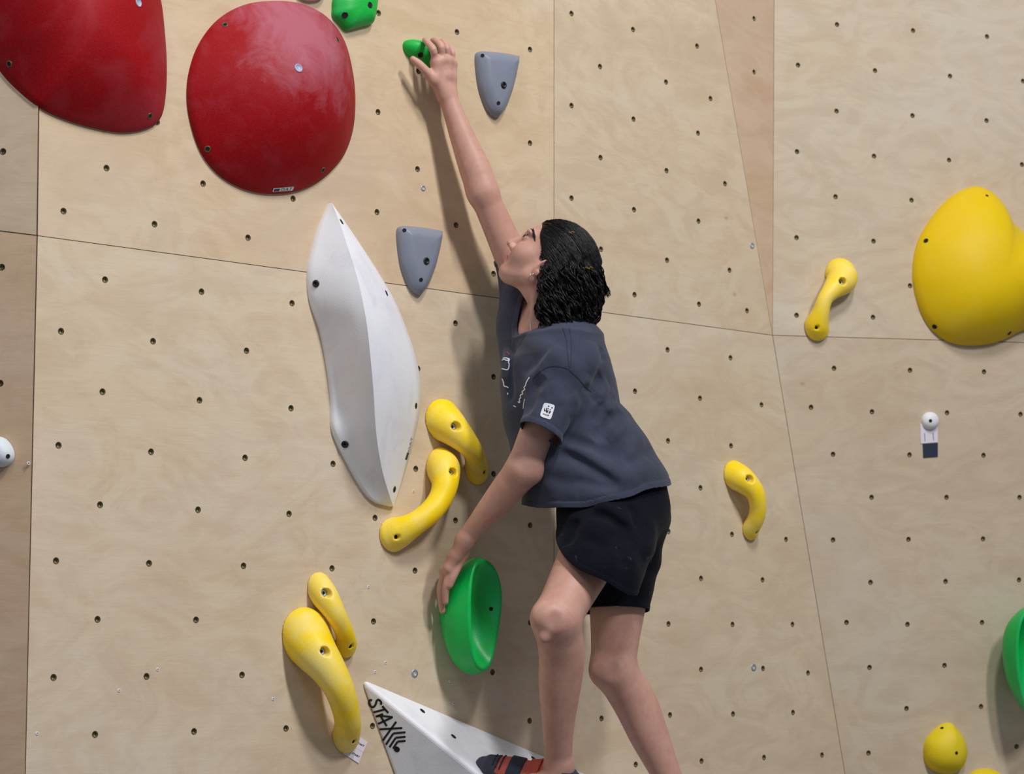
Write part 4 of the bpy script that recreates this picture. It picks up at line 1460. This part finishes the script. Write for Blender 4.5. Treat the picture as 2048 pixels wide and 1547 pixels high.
def soft_waves(P):
    x, y, z = P.T
    return 0.0022 * np.sin(34 * x + 21 * z + 3 * np.sin(17 * z + 9 * x)) + 0.0015 * np.sin(58 * z - 30 * x + 14 * y)
S.add(S_folds, S.lo, S.hi, 0, 'd')
S.add(soft_waves, S.lo, S.hi, 0, 'd')
sr_ax = (slr_b - slr_a) / np.linalg.norm(slr_b - slr_a)
sr_p = at(1026, 508, 5.60)
hA, hB = at(1050, 1008, 5.44), at(1338, 966, 5.44)
hd = (hB - hA) / np.linalg.norm(hB - hA)
hn_ = np.cross(hd, FWD); hn_ /= np.linalg.norm(hn_)
if hn_[2] > 0: hn_ = -hn_
nk_p = at(1088, 676, 5.445)
nk_d = np.array([-.06, -.05, 1.0]); nk_d /= np.linalg.norm(nk_d)


def hem_field(P):
    t = (P - hA) @ hd / np.linalg.norm(hB - hA)
    return (P - hA) @ hn_ - 0.016 * np.sin(np.pi * np.clip(t * 1.25, 0, 1)) - .002 * np.sin(t * 20)


def slv_field(P):
    d = (P - hem_p) @ hem_n
    own = np.maximum(slv_sdf.ev(P), d - .003)
    return np.minimum(d, S0.ev(P) - own)          # only cloth that belongs to the sleeve


def slr_field(P):
    d = (P - sr_p) @ sr_ax
    return np.minimum(d, .12 - np.linalg.norm(P - sr_p, axis=1))


def neck_field(P):
    q = P - nk_p
    al = q @ nk_d
    r = np.linalg.norm(q - np.outer(al, nk_d), axis=1)
    return np.minimum(.066 - r, al + .035)


shirt_cut = lambda P: smin_fields(hem_field(P), slv_field(P), slr_field(P), neck_field(P))
# doubled hems and collar band
def hem_band(P):
    own = slv_sdf.ev(P)
    cs = np.where((S0.ev(P) > .010) & (own < .012), (P - hem_p) @ hem_n, -1)
    cr_ = np.where(np.linalg.norm(P - sr_p, axis=1) < .10, (P - sr_p) @ sr_ax, -1)
    q = P - nk_p; al = q @ nk_d
    cn = np.where(al > -.036, .066 - np.linalg.norm(q - np.outer(al, nk_d), axis=1), -1)
    c = smin_fields(hem_field(P), cs, cr_, cn)
    f = np.where(cn >= c - 1e-9, np.clip((al + .035) / .025, 0, 1), 1)
    return f * (np.where(c > -.014, -.0014, 0) + np.where(np.abs(c + .0155) < .0016, .0012, 0))
S.add(hem_band, S.lo, S.hi, 0, 'd')
shirt, sv, sf_ = garment('t_shirt', S, shirt_cut, M_SHIRT, .0030)
SS = Surf(shirt)

# ---- shorts
K = Sdf()
sa, sb = at(1224, 1010, 5.41), at(1197, 1147, 5.235)
K.cone(sa, sb, .138, .104, 0)
ra_, rb_ = at(1246, 1035, 5.50), at(1226, 1234, 5.495)
K.cone(ra_, rb_, .118, .083, .02)
K.ell(at(1250, 1010, 5.45), (.108, .145, .11), None, .03)
Z4 = lambda L: [(1000 + x * .2198, 960 + y * .2198) for x, y in L]
K.add(fold_field(K, [
    (Z4([(850, 230), (1000, 270), (1130, 360), (1200, 420)]), .008, .012), (Z4([(820, 300), (960, 320), (1080, 400), (1180, 460)]), -.009, .010), (Z4([(780, 380), (900, 400), (1040, 480)]), .006, .014),
    (Z4([(1180, 220), (1230, 320), (1230, 430)]), -.008, .011), (Z4([(700, 350), (640, 480), (610, 600)]), -.010, .016), (Z4([(1050, 620), (1120, 700), (1100, 800)]), -.004, .012), (Z4([(1400, 350), (1380, 520), (1300, 720)]), .005, .02),
    (Z4([(760, 520), (880, 560), (1000, 640)]), -.003, .014), (Z4([(1250, 480), (1200, 620), (1180, 760)]), .004, .016)]), K.lo, K.hi, 0, 'd')
K.add(soft_waves, K.lo, K.hi, 0, 'd')
lA, lB = at(1122, 1098, 5.235), at(1279, 1186, 5.235)
ld = (lB - lA) / np.linalg.norm(lB - lA)
ln_ = np.cross(ld, FWD + 0.15 * UPC); ln_ /= np.linalg.norm(ln_)
if ln_[2] > 0: ln_ = -ln_
ax_r = (rb_ - ra_) / np.linalg.norm(rb_ - ra_)
rA = at(1220, 1222, 5.50)
rn_ = ax_r + 0.22 * -FWD + 0.10 * RIGHT; rn_ /= np.linalg.norm(rn_)
axl = (sb - sa) / np.linalg.norm(sb - sa)


def shorts_cut(P):
    dl = (P - lA) @ ln_ - .004 * np.sin(((P - lA) @ ld) * 40)
    # distance to either leg axis decides which mouth applies
    rl = K.pr[0][0](P); rr = K.pr[1][0](P)
    dr = (P - rA) @ rn_
    leg = np.where(rl < rr, dl, dr)
    top = P[:, 2] - at(1230, 962, 5.42)[2]
    return np.maximum(leg, top)


K.add(lambda P: np.where(shorts_cut(P) > -.012, -.0012, 0) + np.where(np.abs(shorts_cut(P) + .0135) < .0016, .0010, 0), K.lo, K.hi, 0, 'd')
shorts, kv, kf = garment('shorts', K, shorts_cut, M_SHORT, .0034)
# inner liner showing under the near hem
liner_px = Z4([(560, 630), (600, 660), (625, 725), (700, 755), (780, 765), (850, 780)])

# ---- hair
HS = Sdf()
def hh(x, y, z, ax, k, op='u'): HS.ell(H(x, y, z), ax, HR, k, op)
hh(-.016, 0, .040, (.101, .081, .089), 0)
hh(-.060, 0, .020, (.062, .078, .075), .03)
def face_cut(P):
    q = (P - HC) @ HR
    edge = q[:, 0] + .004 * np.sin(q[:, 2] * 130) - (.024 + .93 * (q[:, 2] - .0036) - 0.012 * np.clip(np.abs(q[:, 1]) / .07, 0, 1) + .008)
    return np.minimum(edge, .14 - q[:, 2])
HS.add(face_cut, HS.lo, HS.hi, 0, 'i')
HS.add(lambda P: np.maximum((P - HC) @ HR[:, 2] * -1 - .012, -1), HS.lo, HS.hi, 0, 'i')
# loose lower mass falling behind ear and neck
for (px, py, dp, ax) in ((1150, 560, 5.455, (.056, .076, .050)), (1142, 600, 5.455, (.050, .076, .046)), (1135, 628, 5.45, (.036, .068, .028)), (1168, 618, 5.46, (.024, .05, .028)),
                         (1100, 560, 5.385, (.020, .016, .024)), (1106, 596, 5.385, (.030, .022, .036)), (1112, 632, 5.39, (.024, .022, .026)), (1162, 582, 5.43, (.032, .055, .045))):
    HS.ell(at(px, py, dp), ax, None, .02)
def curl_noise(P):
    x, y, z = P.T
    w = np.clip((HC[2] + .02 - z) / .05, 0.06, 1)
    return w * (0.006 * np.sin(105 * x + 60 * y + 4 * np.sin(40 * z + 30 * x)) * np.sin(60 * z + 40 * y + 3 * np.sin(50 * x)) + 0.003 * np.sin(170 * x - 90 * z + 60 * y))
HS.add(curl_noise, HS.lo, HS.hi, 0, 'd')
hv_, hf_ = nets(HS, .0028)
hair = part('hair', hv_, hf_, M_HAIR)


def strands(n, steps, step, start, flow, hug, rad, wave, f0=45, f1=75):
    """wavy locks following the head shape, then hanging free"""
    P = start.copy(); N = len(P)
    ph = RNG.uniform(0, 6.3, N); fr = RNG.uniform(f0, f1, N); am = RNG.uniform(.6, 1.3, N)
    path = [P.copy()]
    s_len = np.zeros(N)
    side = np.cross(RNG.normal(size=(N, 3)), [0, 0, 1.0]); side /= np.linalg.norm(side, axis=1)[:, None]
    for k in range(steps):
        v = flow(P, k / steps)
        w = wave * am * np.cos(fr * s_len + ph)
        w2 = wave * am * np.sin(fr * s_len * 0.9 + ph)
        v = v + side * w[:, None] + np.cross(side, v) * w2[:, None] * .7
        v /= np.linalg.norm(v, axis=1)[:, None]
        P = P + v * step
        s_len += step
        d = HS.ev(P)
        e = 1.5e-3
        g = np.stack([HS.ev(P + e * q) - HS.ev(P - e * q) for q in np.eye(3)], -1)
        g /= np.linalg.norm(g, axis=1)[:, None] + 1e-9
        tgt = RNG.uniform(.0003, .0022, N)
        corr = np.where(d < tgt, tgt - d, (tgt - d) * hug(P))
        P = P + g * np.clip(corr, -.006, .006)[:, None]
        path.append(P.copy())
    path = np.stack(path, 1)
    vs, fs, off = [], [], 0
    sides = 4
    prof = rad * np.sin(np.pi * np.clip(np.linspace(.12, 1.0, steps + 1), 0, 1)) ** .6 + .0002
    for p in path:
        v, f = tube(p, prof * RNG.uniform(.7, 1.25), sides)
        vs.append(v); fs += [tuple(i + off for i in q) for q in f]; off += len(v)
    return np.concatenate(vs), fs


sel = RNG.permutation(len(hv_))
pts = hv_[sel]
q = (pts - HC) @ HR
crown = pts[(q[:, 2] > 0.0) & (pts[:, 2] > HC[2] - .03)][:1500]
lower = pts[pts[:, 2] < HC[2] + .0][:950]
def flow_c(P, t):
    q = (P - HC) @ HR
    return (-HR[:, 0])[None] * 1.0 + np.array([0.15, 0, -1.0])[None] * np.clip(.25 - q[:, 0:1] * 9, 0, 1.6)
def flow_l(P, t): return np.tile(np.array([0.02, 0, -1.0]), (len(P), 1))
v1, f1 = strands(1500, 16, .0060, crown, flow_c, lambda P: np.clip((P[:, 2] - HC[2] + .06) / .05, .15, 1), .0007, .10)
v2, f2 = strands(950, 20, .0052, lower, flow_l, lambda P: np.full(len(P), .10), .0017, 1.1, 62, 100)
vv = np.concatenate([v1, v2]); ff = f1 + [tuple(i + len(v1) for i in t) for t in f2]
lk = part('hair_locks', vv, ff, M_HAIR); lk['kind'] = 'stuff'

# eyebrow, lashes, jewellery, clips
SB = Surf(body)
v, f = [], []
ZH = lambda L: [(960 + x * .1746, 410 + y * .1746) for x, y in L]
brow = cr(np.array(ZH([(560, 262), (580, 246), (600, 268), (612, 310), (620, 355), (626, 392)])), 40)
vs, fs, off = [], [], 0
for i, c in enumerate(brow):
    wd_ = 4.6 * math.sin(math.pi * min(1, .18 + .8 * i / 40)) ** .7
    for k in range(5):
        j = RNG.normal(0, wd_ / 3.2, 2)
        p0, n0_ = SB.hit(c[0] + j[0], c[1] + j[1], .0004)
        p1, n1_ = SB.hit(c[0] + j[0] + RNG.normal(1.2, .6), c[1] + j[1] + RNG.normal(3.2, .8), .0016)
        if p0 is None or p1 is None or np.linalg.norm(p1 - p0) > .012: continue
        a_, b_ = tube([p0, (p0 + p1) / 2 + n0_ * .0004, p1], [.0006, .0006, .0002], 3)
        vs.append(a_); fs += [tuple(t + off for t in q_) for q_ in b_]; off += len(a_)
if vs:
    eb = part('eyebrow', np.concatenate(vs), fs, M_HAIR); eb['kind'] = 'stuff'
strip(SB, ZH([(520, 358), (540, 345), (556, 332)]), 1.4, M_HAIR, 'lash_line', person, 8, .0010)


def ring_part(name, c, r, rad, nrm, mat):
    nrm = np.asarray(nrm, float); nrm /= np.linalg.norm(nrm)
    u = np.cross(nrm, [0.2, 0.3, 1]); u /= np.linalg.norm(u); w = np.cross(nrm, u)
    P = [c + r * (math.cos(t) * u + math.sin(t) * w) for t in np.linspace(0, 2 * math.pi, 20, endpoint=False)]
    a_, b_ = tube(P, rad, 6, True)
    return part(name, a_, b_, mat)


ring_part('nose_ring', H(.0955, .0105, -.031), .0042, .0007, hl, M_GOLD)
ring_part('earring', H(-.002, .0775, -.044), .0058, .0011, hf + hl * .4, M_SILVER)
ring_part('earring', H(-.020, .0765, -.008), .0050, .0010, hf + hl * .5, M_GOLD)
for (px, py) in ((1062, 652), ):
    P = []
    for c in cr(np.array([(1061, 640), (1062, 655), (1063, 668), (1067, 684)], float), 14):
        p, n = SB.hit(c[0], c[1], .0008)
        if p is not None: P.append(p)
    if len(P) > 3:
        a_, b_ = tube(P, .0007, 5); part('necklace', a_, b_, M_SILVER)
SH_ = Surf(hair)
for cx, cy, k in ((1176, 536, 7), (1144, 466, 4), (1187, 545, 4)):
    vs, fs, off = [], [], 0
    for i in range(k):
        p, n = SH_.hit(cx + (i - k / 2) * 2.6, cy + 1.5 * math.sin(i * 2.1), .002)
        if p is None: continue
        a_, b_ = ball(p, .0030, 6); vs.append(a_); fs += [tuple(t + off for t in q_) for q_ in b_]; off += len(a_)
        if i:
            a_, b_ = tube([p, prev], .0012, 5); vs.append(a_); fs += [tuple(t + off for t in q_) for q_ in b_]; off += len(a_)
        prev = p
    if vs: part('hair_clip', np.concatenate(vs), fs, M_BRASS)

# ---- prints and seams on the shirt
def sstrip(name, L, w, mat, n=None, off=.0012): return strip(SS, L, w, mat, name, person, n, off)
def reparent(o, p):
    mw = o.matrix_world.copy(); o.parent = p; o.matrix_parent_inverse = p.matrix_world.inverted(); o.matrix_world = mw
ZP = lambda L: [(980 + x * .09699, 690 + y * .09699) for x, y in L]
for L, w in (([(250, 310), (300, 300), (360, 315), (410, 295), (385, 345), (400, 400), (365, 505), (235, 478)], 2.0), ([(270, 275), (330, 268), (410, 290)], 1.8), ([(255, 690), (280, 740), (300, 840), (340, 850), (385, 880)], 2.2),
             ([(820, 660), (760, 760), (740, 830), (710, 870), (725, 910), (670, 960), (685, 1000), (635, 1030), (640, 1080), (615, 1110), (620, 1180), (580, 1160)], 2.2), ([(725, 1110), (700, 1210), (690, 1310)], 1.6), ([(375, 980), (370, 1020)], 2.2), ([(490, 1245), (545, 1275)], 2.0)):
    reparent(sstrip('chest_print', ZP(L), w, M_WPRINT, max(8, len(L) * 6)), shirt)
reparent(sstrip('chest_print', ZP([(340, 140), (380, 170), (400, 205)]), 2.5, simple('red_print', srgb(150, 70, 66), .8), 8), shirt)
for L, w in ((Z3([(640, 60), (668, 150), (676, 250), (690, 370)]), 1.3), (Z3([(690, 60), (705, 150), (706, 250), (700, 370)]), 1.1),
             (Z3([(690, 380), (620, 360), (540, 358), (470, 395), (410, 450)]), 1.8), (Z3([(690, 385), (760, 450), (820, 520), (860, 555)]), 1.8)):
    reparent(sstrip('seam', L, w, M_SEAM, 30, .0009), shirt)
# sleeve badge: white rounded label with a black panda emblem and initials
ZW = lambda L: [(1060 + x * .03878, 790 + y * .03878) for x, y in L]
bd = patch(SS, ZW([(740, 370), (1300, 510), (1060, 1275), (505, 1080)]), M_WPRINT, 'badge', person, .0013, 12, .10); reparent(bd, shirt)


def blob(L, off=.0018):
    C = cr(np.array(ZW(L), float), 26, True)
    c = C.mean(0)
    vs = [SS.hit(*c, off)[0]] + [SS.hit(x, y, off)[0] for x, y in C]
    if any(v is None for v in vs): return
    o = mesh_obj('badge_emblem', vs, [(0, i + 1, (i + 1) % 26 + 1) for i in range(26)], M_BLACK)
    fix_parent(o, shirt)


def eo(x, y, a_, b_): return [(x + a_ * math.cos(t), y + b_ * math.sin(t)) for t in np.linspace(0, 6.28, 9)[:-1]]
for L in (eo(975, 575, 40, 32), eo(1130, 655, 36, 42), eo(940, 700, 34, 30), eo(1042, 755, 24, 38), eo(965, 788, 16, 14),
          [(770, 640), (745, 720), (735, 800), (770, 850), (810, 830), (790, 760), (775, 720)], [(880, 640), (840, 690), (835, 740), (870, 770), (900, 740), (880, 700)],
          [(820, 790), (900, 780), (950, 820), (910, 900), (880, 925), (840, 890)], [(990, 840), (1080, 830), (1050, 900), (1000, 950), (955, 930)]):
    blob(L)
tx = text_on(SS, 'WWF', ZW([(660, 925), (985, 1025), (955, 1105), (640, 1015)]), M_BLACK, 'badge_lettering', person, .0018, .03); reparent(tx, shirt)

# ---- liner under the near leg of the shorts
SK = Surf(body)
lin = []
L0 = cr(np.array(Z4([(575, 625), (680, 660), (790, 730), (870, 800)]), float), 16); L1 = cr(np.array(Z4([(590, 640), (625, 725), (700, 757), (800, 770)]), float), 16)
vs, fs = [], []
for a_, b_ in zip(L0, L1):
    for t in (0, .5, 1):
        c = a_ * (1 - t) + b_ * t
        p, n = SK.hit(c[0], c[1], .004)
        vs.append(p if p is not None else (0, 0, 0))
for i in range(15):
    for j in range(2):
        a0 = i * 3 + j; fs.append((a0, a0 + 3, a0 + 4, a0 + 1))
o = mesh_obj('shorts_liner', vs, fs, M_SHORT); fix_parent(o, person); reparent(o, shorts)
m = o.modifiers.new('thickness', 'SOLIDIFY'); m.thickness = .002

# ---- climbing shoes
def shoe(label, ank, heel, ball_, toe, up):
    up = np.asarray(up, float)
    ax = toe - heel; Lf = np.linalg.norm(ax); ax /= Lf
    up = up - (up @ ax) * ax; up /= np.linalg.norm(up)
    sd_ = np.cross(ax, up)
    X = Sdf()
    X.chain([q4(heel + up * .012, .035), q4(lerp(heel, ball_, .45) + up * .014, .035), q4(ball_ + up * .010, .038), q4(lerp(ball_, toe, .6) + up * .006, .031), q4(toe - ax * .012, .022)], .01, 16)
    X.chain([q4(heel + up * .02, .034), q4(lerp(heel, ank, .6), .037), q4(ank - up * .012, .036)], .02, 8)
    X.chain([q4(lerp(heel, ank, .6) + ax * .03, .034), q4(lerp(heel, ball_, .65) + up * .022, .033), q4(ball_ + up * .014, .034)], .02, 8)
    sole = lambda P: -((P - heel) @ up + .024)
    topc = lambda P: (P - (ank + up * .012)) @ (up + ax * .15)
    def make(name, off, clip, mat, h=.0028, parent=None):
        Y = Sdf(); Y.lo, Y.hi = X.lo - .01, X.hi + .01
        Y.add(lambda P: np.maximum(np.maximum(np.maximum(X.ev(P) - off, sole(P)), topc(P)), clip(P)), Y.lo, Y.hi, 0)
        v, f = nets(Y, h)
        return part(name, v, f, mat, parent or person)
    al = lambda P: (P - heel) @ ax / Lf
    ht = lambda P: (P - heel) @ up
    base = make('climbing_shoe', 0, lambda P: np.full(len(P), -1.0), M_CORAL)
    base['label'] = label
    make('toe_rubber', .0022, lambda P: (.80 - al(P)) * Lf * .8, M_RUBBER, parent=base)
    make('rand', .0020, lambda P: ht(P) - .006, M_RUBBER, parent=base)
    make('heel_rubber', .0020, lambda P: (al(P) - .10) * Lf, M_RUBBER, parent=base)
    make('strap', .0045, lambda P: np.maximum(np.abs(al(P) - .60) * Lf - .017, -.004 - ht(P)), M_STRAP, parent=base)
    make('strap', .0050, lambda P: np.maximum(np.abs(al(P) - .41) * Lf - .014, -.004 - ht(P)), M_REDSTRAP, parent=base)
    for k in (-1, 0, 1):
        make('rubber_rib', .0042, lambda P, k=k: np.maximum(np.abs(al(P) - .80 - k * .045) * Lf - .0016, .016 - ht(P)), M_STRAP, parent=base)
    return base


shoe('coral and navy climbing shoe on the pyramid volume', AN_L + np.array([0, 0, -.005]), FH_L, at(1018, 1556, 5.315), at(960, 1528, 5.345), [-.15, -.1, 1])
shoe('climbing shoe of the dangling leg', AN_R, FH_R, at(1262, 1678, 5.5), at(1205, 1690, 5.5), [-.1, 0, 1])
